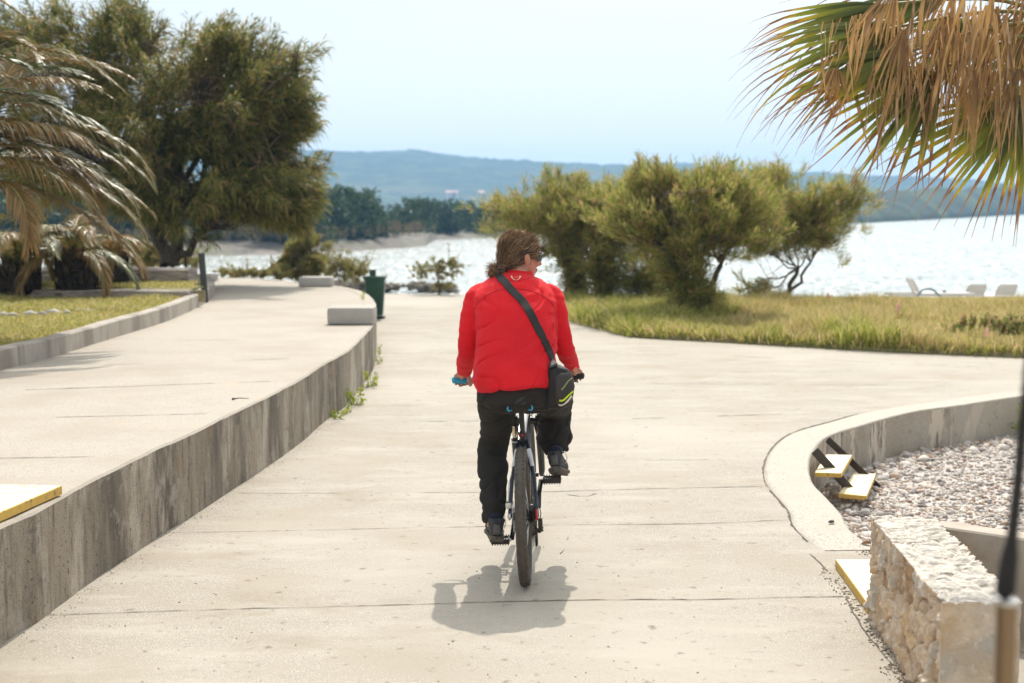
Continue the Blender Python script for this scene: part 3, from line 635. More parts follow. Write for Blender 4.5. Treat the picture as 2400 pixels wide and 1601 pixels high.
def bvh_of(objs):
    vs = []; fs = []
    for o in objs:
        mw = chain(o); b0 = len(vs); vs += [mw @ v.co for v in o.data.vertices]; fs += [tuple(b0+i for i in p.vertices) for p in o.data.polygons]
    return BVHTree.FromPolygons(vs, fs)
jb = bvh_of([jacket])
def onto(bv, px, py, lift=.004):
    h = bv.ray_cast(Vector((0, 0, CAM_H)), ray(px, py))
    return None if h[0] is None else h[0]+h[1]*lift
def trail(bv, px, lift=.004, n=6):
    o = []
    for q_ in catmull([Vector((x, y, 0)) for x, y in px], n):
        h = bv.ray_cast(Vector((0, 0, CAM_H)), ray(q_.x, q_.y))
        if h[0] is not None: o.append((h[0]+h[1]*lift, h[1]))
    return o
def ribbon3(b, tr, w_, th=.003, m=0, widths=None):
    """a flat band lying on a surface: points with normals"""
    vs = []; k = len(tr)
    for i, (p, n) in enumerate(tr):
        t_ = (tr[min(i+1, k-1)][0]-tr[max(i-1, 0)][0]).normalized(); s_ = t_.cross(n).normalized(); ww = (widths[i] if widths else w_)/2
        vs += [p-s_*ww-n*th, p-s_*ww+n*th*.3, p+s_*ww+n*th*.3, p+s_*ww-n*th]
    fs = [(i*4+j, i*4+(j+1) % 4, (i+1)*4+(j+1) % 4, (i+1)*4+j) for i in range(k-1) for j in range(4)]+[(3, 2, 1, 0), tuple((k-1)*4+j for j in range(4))]
    b.add(vs, fs, m)
sm = MB()
for px in ([(1112, 742), (1113, 722), (1122, 708), (1140, 693), (1165, 681), (1190, 677), (1215, 677), (1245, 682), (1270, 692), (1288, 705), (1299, 722), (1302, 745)],
           [(1112, 742), (1116, 780), (1115, 830)], [(1302, 745), (1304, 790)], [(1175, 653), (1190, 656), (1215, 657), (1250, 650)]):
    tr = trail(jb, px, .0005)
    if len(tr) > 2: sm.tube([p for p, n in tr], .0022, n=6)
tr = trail(jb, [(1122, 907), (1150, 913), (1200, 909), (1260, 902), (1292, 895)], .0005); sm.tube([p for p, n in tr], .0016, n=6)
sm.build('seam', M_seam, jacket, smooth=True)
em = MB()
tr = trail(jb, [(1199, 648), (1201, 653), (1207, 657), (1212, 657), (1217, 653), (1220, 648)], .0022)
ribbon3(em, tr, .004, .001, widths=[.006-.004*math.sin(math.pi*i/max(1, len(tr)-1)) for i in range(len(tr))])
for e_ in ([(1197, 648), (1201, 649)], [(1217, 649), (1221, 648)]):
    tr = trail(jb, e_, .0024, 3)
    if len(tr) > 1: ribbon3(em, tr, .0055, .001)
tr = trail(jb, [(1204, 652), (1208, 652), (1211, 649), (1213, 650)], .0026, 4)
if len(tr) > 1: ribbon3(em, tr, .0035, .001, m=1)
em.build('emblem', [M_cream, mat('orange_print', (.85, .25, .08), rough=.6)], jacket)
# ---- trousers
pn = MB()
pn.loft([hring(1132, 1292, 893, 7.10, .135), hring(1122, 1302, 918, 7.10, .155), hring(1118, 1310, 938, 7.10, .16), hring(1124, 1308, 952, 7.12, .14), hring(1150, 1295, 962, 7.15, .10)])
def leg(b, pts):
    p = catmull([V(x, y, Y) for x, y, Y, r in pts], 4); r = [v.x for v in catmull([Vector((W(r, Y), 0, 0)) for x, y, Y, r in pts], 4)]; b.tube(p, r, n=18)
leg(pn, [(1163, 925, 7.13, 43), (1165, 955, 7.19, 43), (1165, 990, 7.27, 37), (1160, 1022, 7.35, 33), (1155, 1052, 7.37, 34.5), (1155, 1105, 7.31, 33.5), (1156, 1160, 7.23, 30), (1157, 1205, 7.17, 26.5), (1157, 1222, 7.155, 25.5)])
leg(pn, [(1275, 925, 7.14, 45), (1288, 930, 7.25, 44), (1298, 934, 7.38, 42), (1301, 948, 7.48, 38), (1300, 975, 7.52, 37.5), (1300, 1003, 7.50, 37), (1301, 1030, 7.475, 39), (1305, 1052, 7.455, 30), (1307, 1064, 7.45, 26)])
def pdisp(p, n):
    cr_ = mnoise.noise(Vector((p.x*5+p.z*4, p.y*4, p.z*9-p.x*7+3)))
    return -.011*math.exp(-(cr_/.07)**2)+.015*(.45-abs(mnoise.noise(Vector((p.x*6+2, p.y*6, p.z*12+5*p.x)))))+.010*(.4-abs(mnoise.noise(Vector((p.x*9, p.y*9, p.z*20-3*p.y+4)))))+.004*mnoise.noise(Vector((p.x*5, p.y*5, p.z*5)))
trousers = fuse('trousers', pn, .0075, M_pants, person, smooth=4, disp=pdisp)
# ---- body: one continuous skin surface (head, neck, trunk, arms with hands, legs)
HC = V(1222, 600, 7.50); HYAW = R(-62); HS = 1.06
HR = Matrix.Rotation(HYAW, 3, 'Z') @ Matrix.Rotation(R(-7), 3, 'X') @ Matrix.Rotation(R(3), 3, 'Y')
def H(x, y, z): return HC+HR @ (Vector((x, y, z))*HS)
bd = MB()
bd.ball(H(0, -.012, .015), (.073, .092, .09), HR); bd.ball(H(0, .03, -.03), (.062, .062, .075), HR)
bd.ball(H(0, .045, -.075), (.045, .045, .035), HR); bd.ball(H(0, .068, -.095), (.022, .02, .02), HR)
bd.ball(H(0, .055, .055), (.06, .035, .04), HR)
bd.loft([(H(0, .083, .022), HR @ Vector((.007, 0, 0)), HR @ Vector((0, .008, 0)), 1), (H(0, .098, -.005), HR @ Vector((.011, 0, 0)), HR @ Vector((0, .012, 0)), 1), (H(0, .107, -.03), HR @ Vector((.016, 0, 0)), HR @ Vector((0, .015, 0)), 1), (H(0, .096, -.041), HR @ Vector((.013, 0, 0)), HR @ Vector((0, .01, 0)), 1)])
bd.ball(H(0, .088, -.058), (.024, .013, .007), HR); bd.ball(H(0, .085, -.07), (.021, .013, .008), HR)
for s in (-1, 1):
    bd.ball(H(s*.035, .07, -.025), (.022, .02, .022), HR); bd.ball(H(s*.03, .078, .03), (.022, .012, .008), HR)
    bd.ball(H(s*.076, -.005, -.012), (.008, .018, .031), HR); bd.ball(H(s*.081, -.012, .0), (.006, .016, .02), HR)
bd.tube([H(0, -.02, -.06), V(1216, 645, 7.46), V(1210, 672, 7.42)], [.058, .056, .07], n=16)
bd.loft([hring(1140, 1285, 905, 7.10, .12), hring(1128, 1292, 850, 7.15, .13), hring(1130, 1292, 780, 7.24, .125), hring(1128, 1288, 712, 7.33, .105), hring(1145, 1270, 680, 7.39, .075), hring(1170, 1245, 662, 7.42, .055)])
def hand(b, s, wrist, bar_c):
    """palm over the grip, four curled fingers round it, thumb beneath"""
    ax = _br*s; out = ax
    kn = bar_c+Vector((0, -.012, .026))
    palm = [(wrist, .024), (wrist.lerp(kn, .45), .028), (kn, .026)]
    b.tube([p for p, r in palm], [r for p, r in palm], n=12, flat=.62, up=ax)
    b.loft([(wrist.lerp(kn, .5), ax*.036, Vector((0, .3, .5)).normalized()*.015, .9), (kn, ax*.041, Vector((0, .25, .5)).normalized()*.014, .9)])
    for i in range(4):
        c = bar_c+ax*(.030-.020*i); L_ = (.9, 1.0, .97, .82)[3-i]; r_ = (.0078, .0086, .0089, .0084)[i]
        kk = c+Vector((0, -.012, .030))
        b.tube([kk+Vector((0, -.01, 0)), kk+Vector((0, .020*L_, .002)), c+Vector((0, .030*L_, .008)), c+Vector((0, .026, -.016*L_)), c+Vector((0, .006, -.026*L_))], [r_*1.08, r_, r_*.97, r_*.9, r_*.8], n=10)
    b.tube([wrist.lerp(kn, .45)-ax*.026, kn-ax*.044+Vector((0, -.02, -.022)), bar_c-ax*.052+Vector((0, -.022, -.018)), bar_c-ax*.048+Vector((0, .010, -.027))], [.012, .012, .0105, .009], n=10)
Lb = B(-.315, .730, HZ); Rb = B(.315, .730, HZ)
Lw = V(1090, 868, 7.50); Rw = V(1343, 862, 7.48)
Lb2 = B(-.335, .722, HZ); Rb2 = B(.275, .722, HZ)
for s, A_, wr_, bc_ in ((-1, LA, Lw, Lb2), (1, RA, Rw, Rb2)):
    p = [V(x, y, Y) for x, y, Y, r in A_]; r = [W(r_, Y)*.74 for x, y, Y, r_ in A_]
    p[-1] = p[-1]*.5+wr_*.5; r[-1] = .027; bd.tube(p+[wr_+Vector((0, .03, -.004))], r+[.025], n=14); hand(bd, s, wr_+Vector((0, .02, 0)), bc_)
leg(bd, [(1170, 925, 7.13, 36), (1166, 980, 7.25, 30), (1157, 1045, 7.37, 26), (1156, 1120, 7.28, 24), (1156, 1200, 7.16, 16), (1156, 1235, 7.13, 15)])
leg(bd, [(1270, 925, 7.14, 36), (1298, 938, 7.38, 32), (1301, 955, 7.48, 28), (1300, 1000, 7.50, 26), (1304, 1055, 7.44, 16), (1302, 1085, 7.42, 14)])
body = fuse('body', bd, .0042, M_skin, person, smooth=2)
# ---- feet: sock, shoe, sole
def shoe(heel, toe, lat, bot_n, sc=1.0):
    """heel, toe: ends of the foot on the sole; bot_n: up direction of the foot"""
    f_ = (toe-heel); Ln = f_.length; f_ = f_.normalized(); up = (bot_n-f_*bot_n.dot(f_)).normalized(); sd_ = f_.cross(up).normalized()
    b = MB(); prof_ = [(-.02, .022, .030, .045), (.04, .033, .040, .055), (.16, .037, .048, .06), (.32, .036, .052, .062), (.5, .041, .040, .05), (.68, .047, .031, .04), (.85, .043, .024, .032), (.96, .028, .018, .026), (1.0, .012, .012, .02)]
    b.loft([(heel+f_*Ln*t_+up*zc, sd_*w_, up*h_, .85) for t_, w_, h_, zc in prof_])
    b.tube([heel+f_*Ln*.15+up*.07, heel+f_*Ln*.15+up*.105], [.042, .038], n=14)
    so1 = fuse('shoe', b, .0065, M_shoe, person, smooth=3, disp=lambda p, n: .002*mnoise.noise(p*60))
    s_ = MB(); s_.loft([(heel+f_*Ln*t_+up*.008, sd_*(w_+.006), up*.014, .8) for t_, w_, h_, zc in [(-.03, .024, 0, 0)]+prof_[1:]])
    for t_ in np.linspace(.03, .93, 11):
        for q_ in (-1, 1): s_.box(heel+f_*Ln*t_+sd_*q_*.024-up*.007, (.02, .014, .008), Matrix((sd_, f_, up)).transposed())
    s_.build('sole', M_sole, so1, angle=45)
    lc = MB(); a_ = heel+f_*Ln*.36+up*.10
    lc.tube([a_+sd_*.01, a_+sd_*.045+up*.006, a_+sd_*.055-up*.03, a_+sd_*.045-up*.06], .0022, n=6); lc.tube([a_-sd_*.01, a_-sd_*.04+up*.01, a_-sd_*.05-up*.02], .0022, n=6)
    lc.build('lace', M_cream, so1, smooth=True)
    ta = MB(); ta.loft([(heel-f_*.004+up*(.03+.05*k/3), sd_*(.020-.004*k/3), f_*.010, .9) for k in range(4)]); ta.build('heel_patch', mat('grey_heel_patch', (.10, .09, .085), rough=.5), so1, smooth=True)
    return so1
Lp = B(-.142, PL[0], PL[1]); Rp = B(.150, PR[0], PR[1])
lh = Lp+Vector((-.012, -.115, .026)); lt_ = Lp+Vector((-.035, .155, .018))
shoe(lh, lt_, None, Vector((0, 0, 1)))
rh = Rp+Vector((.0, -.10, .065)); rt_ = Rp+Vector((.045, .16, -.005))
shoe(rh, rt_, None, Vector((-.10, .2, 1)))
sk = MB(); a_ = V(1157, 1216, 7.15); sk.tube([a_, a_.lerp(lh+Vector((0, .05, .09)), .6), lh+Vector((0, .045, .08))], [.040, .038, .04], n=14); sk.build('sock', M_sock, person, smooth=True)
sk = MB(); a_ = V(1305, 1055, 7.45); sk.tube([a_, a_.lerp(rh+Vector((0, .05, .09)), .6), rh+Vector((0, .045, .08))], [.036, .032, .036], n=14)
sk.build('sock', M_sock, person, smooth=True)
# ---- hair: a cap of hair, the tied bun, loose strands
hr = MB(); hr.ball(H(0, -.022, .028), (.077, .097, .089), HR); hr.ball(H(0, -.055, .04), (.076, .075, .078), HR); hr.ball(H(0, -.055, -.02), (.072, .07, .075), HR); hr.ball(H(0, .03, .075), (.06, .05, .038), HR)
hr.ball(H(-.045, .01, .01), (.042, .055, .06), HR); hr.ball(H(.06, .028, .038), (.024, .038, .034), HR)
hr.tube([H(0, -.08, -.03), V(1182, 630, 7.43)], [.035, .018], n=12)
hd_ = lambda p, n: .006*mnoise.noise(p*28)+.003*(.4-abs(mnoise.noise(p*45)))
hair = fuse('hair', hr, .005, M_hair, person, smooth=7, disp=hd_)
bun = MB(); BC = V(1163, 634, 7.40); bun.ball(BC, (.040, .042, .040)); bun.ball(BC+Vector((-.012, 0, -.02)), .028); bun.ball(BC+Vector((.02, .0, .012)), .026)
bun.tube([BC, V(1186, 627, 7.43)], [.024, .012], n=12)
fuse('bun', bun, .005, M_hair, hair, smooth=1, disp=lambda p, n: .009*mnoise.noise(p*42)+.006*(.4-abs(mnoise.noise(p*75))))
tie = MB(); tie.ring(V(1181, 628, 7.42), (V(1190, 624, 7.43)-BC).normalized(), .018, .006, n=24, k=8); tie.build('hair_tie', M_sock, hair, smooth=True)
hbv = bvh_of([hair]); stv = []; stf = []
def strand(pts, w_):
    b0 = len(stv); k = len(pts)
    for i, p in enumerate(pts):
        t_ = (pts[min(i+1, k-1)]-pts[max(i-1, 0)]).normalized(); s_ = t_.cross(Vector((.3, -1, .2))).normalized(); ww = w_*(1-.6*i/(k-1))
        stv.extend([p-s_*ww, p+s_*ww])
    for i in range(k-1): stf.append((b0+2*i, b0+2*i+1, b0+2*i+3, b0+2*i+2))
knot = V(1182, 627, 7.43); hc = H(0, -.02, .01)
for i in range(2800):
    th = random.uniform(-3.1, 3.1); ph = random.uniform(.05, 1.56)
    loc = Vector((math.sin(th)*math.cos(ph*.9), math.cos(th)*math.cos(ph*.9)*1.1+.1, math.sin(ph)))
    start = hc+HR @ (loc.normalized()*.12)*HS; pts = []
    wv = random.uniform(0, 6); lift = random.choice((.001, .002, .003, .004, .008)); ll = random.uniform(.35, 1.0); amp = random.uniform(.001, .006)
    for k in range(9):
        s_ = k/8*ll; q_ = start.lerp(knot, s_); dd = (q_-hc)
        if dd.length < .01: break
        h = hbv.ray_cast(hc+dd.normalized()*.3, -dd.normalized())
        if h[0] is None: break
        pts.append(h[0]+h[1]*(lift*(1+.8*math.sin(k*1.3+wv)))+Vector((math.sin(k*1.9+wv)*amp, math.cos(k*2.1+wv)*amp, math.sin(k*1.5+wv*2)*amp)))
    if len(pts) > 3: strand(pts, random.uniform(.0004, .0009))
for i in range(700):   # fly-away wisps at the crown and round the bun
    if i < 150: p0 = hc+HR @ (Vector((random.uniform(-.7, .7), random.uniform(-.8, .8), 1)).normalized()*.105)*HS; dr_ = Vector((random.uniform(-.4, .6), random.uniform(-.5, .5), random.uniform(.3, 1)))
    else: p0 = BC+Vector((random.uniform(-1, 1), random.uniform(-1, .2), random.uniform(-1, 1))).normalized()*.036; dr_ = (p0-BC).normalized()+Vector((random.uniform(-.8, .8),)*3)
    pts = [p0]; dr_.normalize(); step = random.uniform(.003, .0065)
    for k in range(7):
        dr_ = (dr_+Vector((random.uniform(-.8, .8), random.uniform(-.8, .8), random.uniform(-.9, .5)))*.6).normalized(); pts.append(pts[-1]+dr_*step)
    strand(pts, .0007)
# the sun-lit lock swept over the ear
for i in range(60):
    o_ = Vector((random.uniform(-.006, .006), random.uniform(-.006, .006), random.uniform(-.007, .007)))
    pts = []
    for q_ in catmull([Vector((x, y, 0)) for x, y in [(1216, 577), (1222, 585), (1235, 583), (1247, 575), (1258, 576), (1267, 586)]], 3):
        h = hbv.ray_cast(Vector((0, 0, CAM_H)), ray(q_.x, q_.y))
        if h[0] is not None: pts.append(h[0]+h[1]*.005+o_)
    if len(pts) > 4: strand(pts, .0011)
mi_ = chain(hair).inverted()
mesh_np('strands', [tuple(mi_ @ v) for v in stv], quads=stf, mats=M_strand, parent=hair)
# ---- sunglasses
sg = MB()
fr_ = []
for s in (-1, 1):
    vs = []
    for i in range(9):
        x = s*(.008+.062*i/8); yv = .101-.018*(i/8)**2-.028*(i/8)**6; hh = .020*(1-.25*abs(i/8-.5)*2)**1
        vs.append((x, yv, hh, -.0015*i))
    b0 = []
    for x, yv, hh, dz in vs: b0 += [H(x, yv, .018+dz+hh*.8), H(x, yv, .018+dz-hh*1.2), H(x, yv-.003, .018+dz-hh*1.2), H(x, yv-.003, .018+dz+hh*.8)]
    sg.add(b0, [(i*4+j, i*4+(j+1) % 4, (i+1)*4+(j+1) % 4, (i+1)*4+j) for i in range(8) for j in range(4)]+[(0, 1, 2, 3), (32, 33, 34, 35)])
    sg.tube([H(s*.070, .058, .030), H(s*.080, .03, .028), H(s*.084, -.01, .024), H(s*.082, -.03, .012)], [.010, .007, .005, .004], n=8, flat=.4)
sg.tube([H(-.012, .101, .03), H(.012, .101, .03)], .004)
sg.build('sunglasses', M_glass, person, angle=50)
# ---- bag on the right hip and its strap
def bagdisp(p, n): return .004*(.4-abs(mnoise.noise(Vector((p.x*22, p.y*10, p.z*6)))))+.002*mnoise.noise(p*20)
bb = MB()
bb.loft([hring(1292, 1308, 853, 7.02, .02), hring(1284, 1330, 864, 7.02, .04), hring(1280, 1343, 880, 7.02, .05), hring(1277, 1347, 905, 7.01, .055), hring(1274, 1344, 930, 7.01, .055), hring(1276, 1336, 948, 7.01, .05), hring(1284, 1325, 957, 7.01, .035)])
bagb = fuse('bag_body', bb, .006, M_bag, bag, smooth=2, disp=bagdisp)
bgb = bvh_of([bagb])
pk = MB(); tr = None
pp = [(1300, 885), (1315, 875), (1335, 872), (1345, 882), (1345, 905), (1340, 930), (1330, 944), (1312, 950), (1304, 945), (1300, 920)]
cen = onto(bgb, 1320, 912, .014); ring_ = [onto(bgb, x, y, .006) for x, y in pp]; ring_ = [p for p in ring_ if p]
in_ = [p.lerp(cen, .12)+Vector((0, -.010, 0)) for p in ring_]
n_ = len(ring_); pk.add(ring_+in_+[cen+Vector((0, -.004, 0))], [(i, (i+1) % n_, n_+(i+1) % n_, n_+i) for i in range(n_)]+[(n_+i, n_+(i+1) % n_, 2*n_) for i in range(n_)])
pocket = pk.build('pocket', M_bagpocket, bagb, smooth=True)
pb = bvh_of([bagb, pocket])
def band(px, w_, m_, name, lift=.002):
    tr = trail(pb, px, lift, 5); z = MB()
    if len(tr) > 2: ribbon3(z, tr, w_, .0015); return z.build(name, m_, bagb)
band([(1311, 939), (1320, 938), (1330, 929), (1343, 917)], .0085, M_lime, 'lime_stripe')
band([(1310, 949), (1318, 949), (1328, 942), (1340, 928)], .0095, M_cream, 'cream_stripe')
band([(1316, 914), (1322, 907), (1332, 893), (1347, 882)], .007, M_olive, 'zip'); band([(1300, 866), (1302, 890), (1300, 930)], .004, M_cream if False else M_bagpocket, 'edge_piping')
allb = bvh_of([jacket, bagb])
tr = trail(allb, [(1172, 650), (1185, 664), (1200, 682), (1222, 704), (1240, 730), (1256, 762), (1272, 792), (1285, 820), (1294, 845), (1298, 862)], .006, 6)
# smooth the lift so that the webbing bridges small folds
pts = [p for p, n in tr]; pts = [pts[0]]+[(pts[i-1]+pts[i]*2+pts[i+1])/4 for i in range(1, len(pts)-1)]+[pts[-1]]
tr = [(p, n) for p, (q_, n) in zip(pts, tr)]
# over the left shoulder and down the front to the bag
p0 = tr[0][0]
sb = MB(); ribbon3(sb, tr, .042, .003)
ch = [p0, p0+Vector((-.012, .05, .012)), V(1172, 660, 7.56), V(1200, 760, 7.50), V(1270, 840, 7.35), V(1300, 868, 7.10)]
cc = catmull(ch, 5); ribbon3(sb, [(p, Vector((-.3, .6, .6)).normalized() if i < 8 else Vector((0, 1, 0))) for i, p in enumerate(cc)], .040, .003)
sb.build('strap', M_bag, bag, angle=50)
# ================================================================== lower right: stone wall, concrete wall, steps, boards, pebbles
M_stone = mat('limestone_masonry', (.5, .4, .3), [(9, (.70, .56, .42), .45, .68, 6), (5, (.50, .30, .15), .60, .72, 4), (30, (.70, .60, .50), .58, .72, 6), (9, (.24, .18, .13), .62, .76, 6), (45, (.42, .32, .24), .55, .8, 5)],
              rough=.85, bump=[(18, .5, .012), (70, .7, .006)], spec=.3, tramp=[(0, (.34, .22, .13)), (.3, (.54, .40, .28)), (.55, (.62, .50, .38)), (.8, (.56, .36, .18)), (1, (.46, .41, .35))])
M_stonetop = mat('split_limestone', (.60, .545, .48), [(9, (.22, .18, .14), .53, .61, 8, (.7, 5, 1), .75), (3, (.70, .52, .38), .66, .72, 5, (.6, 2, 1))], rough=.85, bump=[(9, .9, .015, (.8, 4, 1)), (50, .5, .005, (1, 2.5, 1))], spec=.3)
M_crack_wall = mat('smooth_tan_concrete', (.46, .40, .33), [(3, (.34, .29, .24), .45, .7, 5), (12, (.40, .33, .26), .5, .7)], rough=.85, bump=[(90, .3, .003)])
c0, c1, c2 = P(2040, 1210, .46), P(2196, 1231, .46), P(2210, 1414, .46)
x0n, x0f, yn, yf = c2.x, c0.x, c2.y, c0.y; wid = c1.x-c0.x
def boxgrid(name, f, nu, nv, nw, mats, disp, label, cat, crit=None):
    """f(u,v,w) in [0,1]^3 -> point; closed box skin with continuous displacement"""
    vs = []; qs = []; ta = []; mi = []
    faces = [('u', 0, nv, nw), ('u', 1, nv, nw), ('v', 0, nu, nw), ('v', 1, nu, nw), ('w', 1, nu, nv)]
    for ax, val, a, b_ in faces:
        base = len(vs)
        for i in range(a+1):
            for j in range(b_+1):
                s_, t_ = i/a, j/b_
                uvw = (val, s_, t_) if ax == 'u' else (s_, val, t_) if ax == 'v' else (s_, t_, val)
                p = f(*uvw); d, t__ = disp(p, uvw); vs.append(p+d); ta.append(t__)
        flip = (ax, val) in (('u', 0), ('v', 1), ('w', 0))
        for i in range(a):
            for j in range(b_):
                k = base+i*(b_+1)+j; q_ = (k, k+b_+1, k+b_+2, k+1); qs.append(q_ if not flip else q_[::-1]); mi.append(1 if ax == 'w' else 0)
    o = mesh_np(name, vs, quads=qs, mats=mats, tattr=ta, midx=mi)
    bm = bmesh.new(); bm.from_mesh(o.data); bmesh.ops.remove_doubles(bm, verts=bm.verts, dist=.0004); bmesh.ops.recalc_face_normals(bm, faces=bm.faces); bm.to_mesh(o.data); bm.free()
    return tag(o, label, cat)
def fst(u, v, w_):   # u across, v along (near->far), w up
    xl = x0n+(x0f-x0n)*v; y = yn+(yf-yn)*v+(.0 if v < .5 else -.0)
    return Vector((xl+wid*u*1.12, y+(-.06*u if v > .5 else .0)*v, -.03+.49*w_))
def outward(uvw):
    d = Vector((0, 0, 0))
    for i, (c, L_) in enumerate(zip(uvw, (.3, 1.4, .49))):
        e = .03/L_
        if c < e: d[i] -= 1-c/e
        if c > 1-e and not (i == 2 and False): d[i] += 1-(1-c)/e
    if uvw[2] < .01: d.z = 0
    return d.normalized() if d.length > 0 else Vector((0, 0, 0))
def dst(p, uvw):
    u, v, w_ = uvw; o = outward(uvw)
    q_ = Vector((p.x*8, p.y*8+1.3*mnoise.noise(p*4), p.z*11+1.5*mnoise.noise(p*5)))
    ds, pts_ = mnoise.voronoi(q_); gap = min(1, (ds[1]-ds[0])/.16); cell = mnoise.noise(pts_[0]*13.7)
    ontop = w_ > .93
    if v < .02 and w_ > .12 and w_ < .99: h = .006*mnoise.noise(p*9)+.003*mnoise.noise(p*35)-(.010 if abs(w_-.2-.02*mnoise.noise(p*8)) < .012 else 0); t_ = .95+.2*mnoise.noise(p*6)      # one big slab on the near end
    elif ontop and w_ > .999: h = .016*(.35-abs(mnoise.noise(Vector((p.x*6, p.y*20+2*p.x, 1)))))+.012*(.3-abs(mnoise.noise(Vector((p.x*14, p.y*50, 4)))))+.014*(gap-1)+.005*mnoise.noise(p*75); t_ = .5
    else: h = .030*min(1, gap*1.7)**.7+.034*cell+.012*(.3-abs(mnoise.noise(p*15)))+.011*mnoise.noise(p*32)+.007*mnoise.noise(p*75)-.036; t_ = .5+cell*1.8+.15*mnoise.noise(p*5)
    return o*h, min(1, max(0, t_))
sw = boxgrid('stone_wall', fst, 46, 210, 74, [M_stone, M_stonetop], dst, 'low tan limestone wall with a pale rough split top in the near right corner', 'stone wall')
# big capping slab joint on the near end
jb_ = MB(); p_ = fst(.0, 0, .22); jb_.box((p_.x+.19, p_.y-.0035, p_.z+.0), (.30, .006, .008)); 
jj = jb_.build('joint', M_crack, sw)
# smooth concrete wall running right from its far end
ca, cb = P(2192, 1232, .43), P(2372, 1259, .43)
cwp = resample([Vector((ca.x-.02, ca.y, 0)), Vector((cb.x, cb.y, 0)), Vector((cb.x+(cb.x-ca.x)*5, cb.y+(cb.y-ca.y)*5, 0))], .06)
tag(sweep('concrete_wall', cwp, [(0, -.3), (0, .422), (.008, .43), (.12, .43), (.12, -.3)], M_crack_wall, wob=.003), 'smooth tan concrete wall joining the far end of the limestone wall', 'concrete wall')

# steps of two yellow boards between steel stringers
M_yel = mat('sunlit_yellow_board', (.80, .66, .36), [(5, (.85, .78, .60), .4, .62, 5, (1, 5, 1)), (14, (.55, .40, .16), .55, .70, 6, (1, 6, 1)), (7, (.45, .38, .28), .60, .66, 6)], rough=.6, bump=[(40, .3, .003, (1, 8, 1))])  # board tops: sunlight put into the colour as a paler yellow, plus wear
M_yeledge = mat('yellow_paint', (.62, .40, .07), [(12, (.55, .34, .07), .45, .65), (25, (.25, .16, .06), .60, .66, 5)], rough=.6, bump=[(40, .3, .003)])
M_steel = mat('dark_brown_steel', (.045, .035, .03), [(20, (.09, .05, .03), .55, .7)], rough=.6)
steps = empty('pit_steps', P(1925, 1060, -.36), label='short steps of two yellow boards between dark steel bars leading down to the pebbles', cat='steps')
def bar(a, b_, h, th, name, m_, parent):
    t_ = (b_-a).normalized(); up = Vector((0, 0, 1)); s_ = t_.cross(up).normalized(); u_ = s_.cross(t_)
    z = MB(); z.box((a+b_)/2, ((b_-a).length, th, h), Matrix((t_, s_, u_)).transposed(), bev=.002); return z.build(name, m_, parent)
bar(P(1907, 1064, .0)+Vector((0, -.03, .03)), P(2003, 1170, -.34)+Vector((0, -.03, .03)), .065, .012, 'stringer', M_steel, steps)
bar(P(1940, 1030, .0), P(2060, 1144, -.34), .055, .012, 'stringer', M_steel, steps)
def board(px, z, th, name, parent, over=None):
    pts = over or [P(x, y, z) for x, y in px]; cen = sum(pts, Vector())/len(pts)
    low = [p-Vector((0, 0, th)) for p in pts]; n = len(pts); b_ = MB()
    ins = [p.lerp(cen, .015)+Vector((0, 0, .003)) for p in pts]
    b_.add(ins, [tuple(range(n))], 0); b_.add(pts+ins, [(i, (i+1) % n, n+(i+1) % n, n+i) for i in range(n)], 1)
    b_.add(pts+low, [(i, (i+1) % n, n+(i+1) % n, n+i) for i in range(n)]+[tuple(range(2*n-1, n-1, -1))], 1)
    return b_.build(name, [M_yel, M_yeledge], parent)
board([(1936, 1066), (1997, 1067), (1972, 1110), (1910, 1108)], -.10, .03, 'tread', steps)
board([(2002, 1109), (2053, 1111), (2031, 1163), (1966, 1157)], -.245, .03, 'tread', steps)
a_, b_ = P(1958, 1312, .045), P(2044, 1428, .045)
tag(board(None, .045, .04, 'board', None, over=[a_, a_+Vector((.42, .0, 0)), Vector((a_.x+.42, b_.y+.1, .045)), Vector((b_.x, b_.y+.08, .045))]), 'yellow painted board with a pale sunlit top lying on the path beside the limestone wall', 'board')
a_, b_ = P(145, 1139, TZ+.045), P(-2, 1203, TZ+.045); dv = (b_-a_).normalized(); nvv = Vector((-1, .12, 0)).normalized()
tag(board(None, 0, .038, 'board', None, over=[a_, a_+dv*1.25, a_+dv*1.25+nvv*.62, a_+nvv*.62]), 'yellow painted board lying on the terrace at the edge of the retaining wall', 'board')

# pebbles: flattened broken stones
M_peb = mat('pebbles', None, rough=.85, island=[(0, (.16, .13, .12)), (.2, (.36, .32, .30)), (.45, (.56, .50, .45)), (.75, (.66, .60, .54)), (.9, (.50, .36, .26)), (1, (.28, .16, .10))], bump=[(60, .5, .004)])
def rock_template(seed, fl=.55):
    r_ = random.Random(seed); bm = bmesh.new(); bmesh.ops.create_icosphere(bm, subdivisions=1, radius=1)
    k = [r_.uniform(.75, 1.25) for _ in range(3)]
    for v in bm.verts:
        n_ = 1+.45*mnoise.noise(v.co*1.3+Vector((seed*3.1, 0, 0))); v.co = Vector((v.co.x*k[0], v.co.y*k[1]*.8, v.co.z*fl))*n_
    for _ in range(3):
        n_ = Vector((r_.uniform(-1, 1), r_.uniform(-1, 1), r_.uniform(.2, 1))).normalized()
        for v in bm.verts:
            d = v.co.dot(n_)-.55*k[0]*(.6 if n_.z > .7 else 1)
            if d > 0: v.co -= n_*d
    vs = np.array([v.co[:] for v in bm.verts]); fs = np.array([[v.index for v in f.verts] for f in bm.faces]); bm.free(); return vs, fs
TPL = [rock_template(i) for i in range(10)]
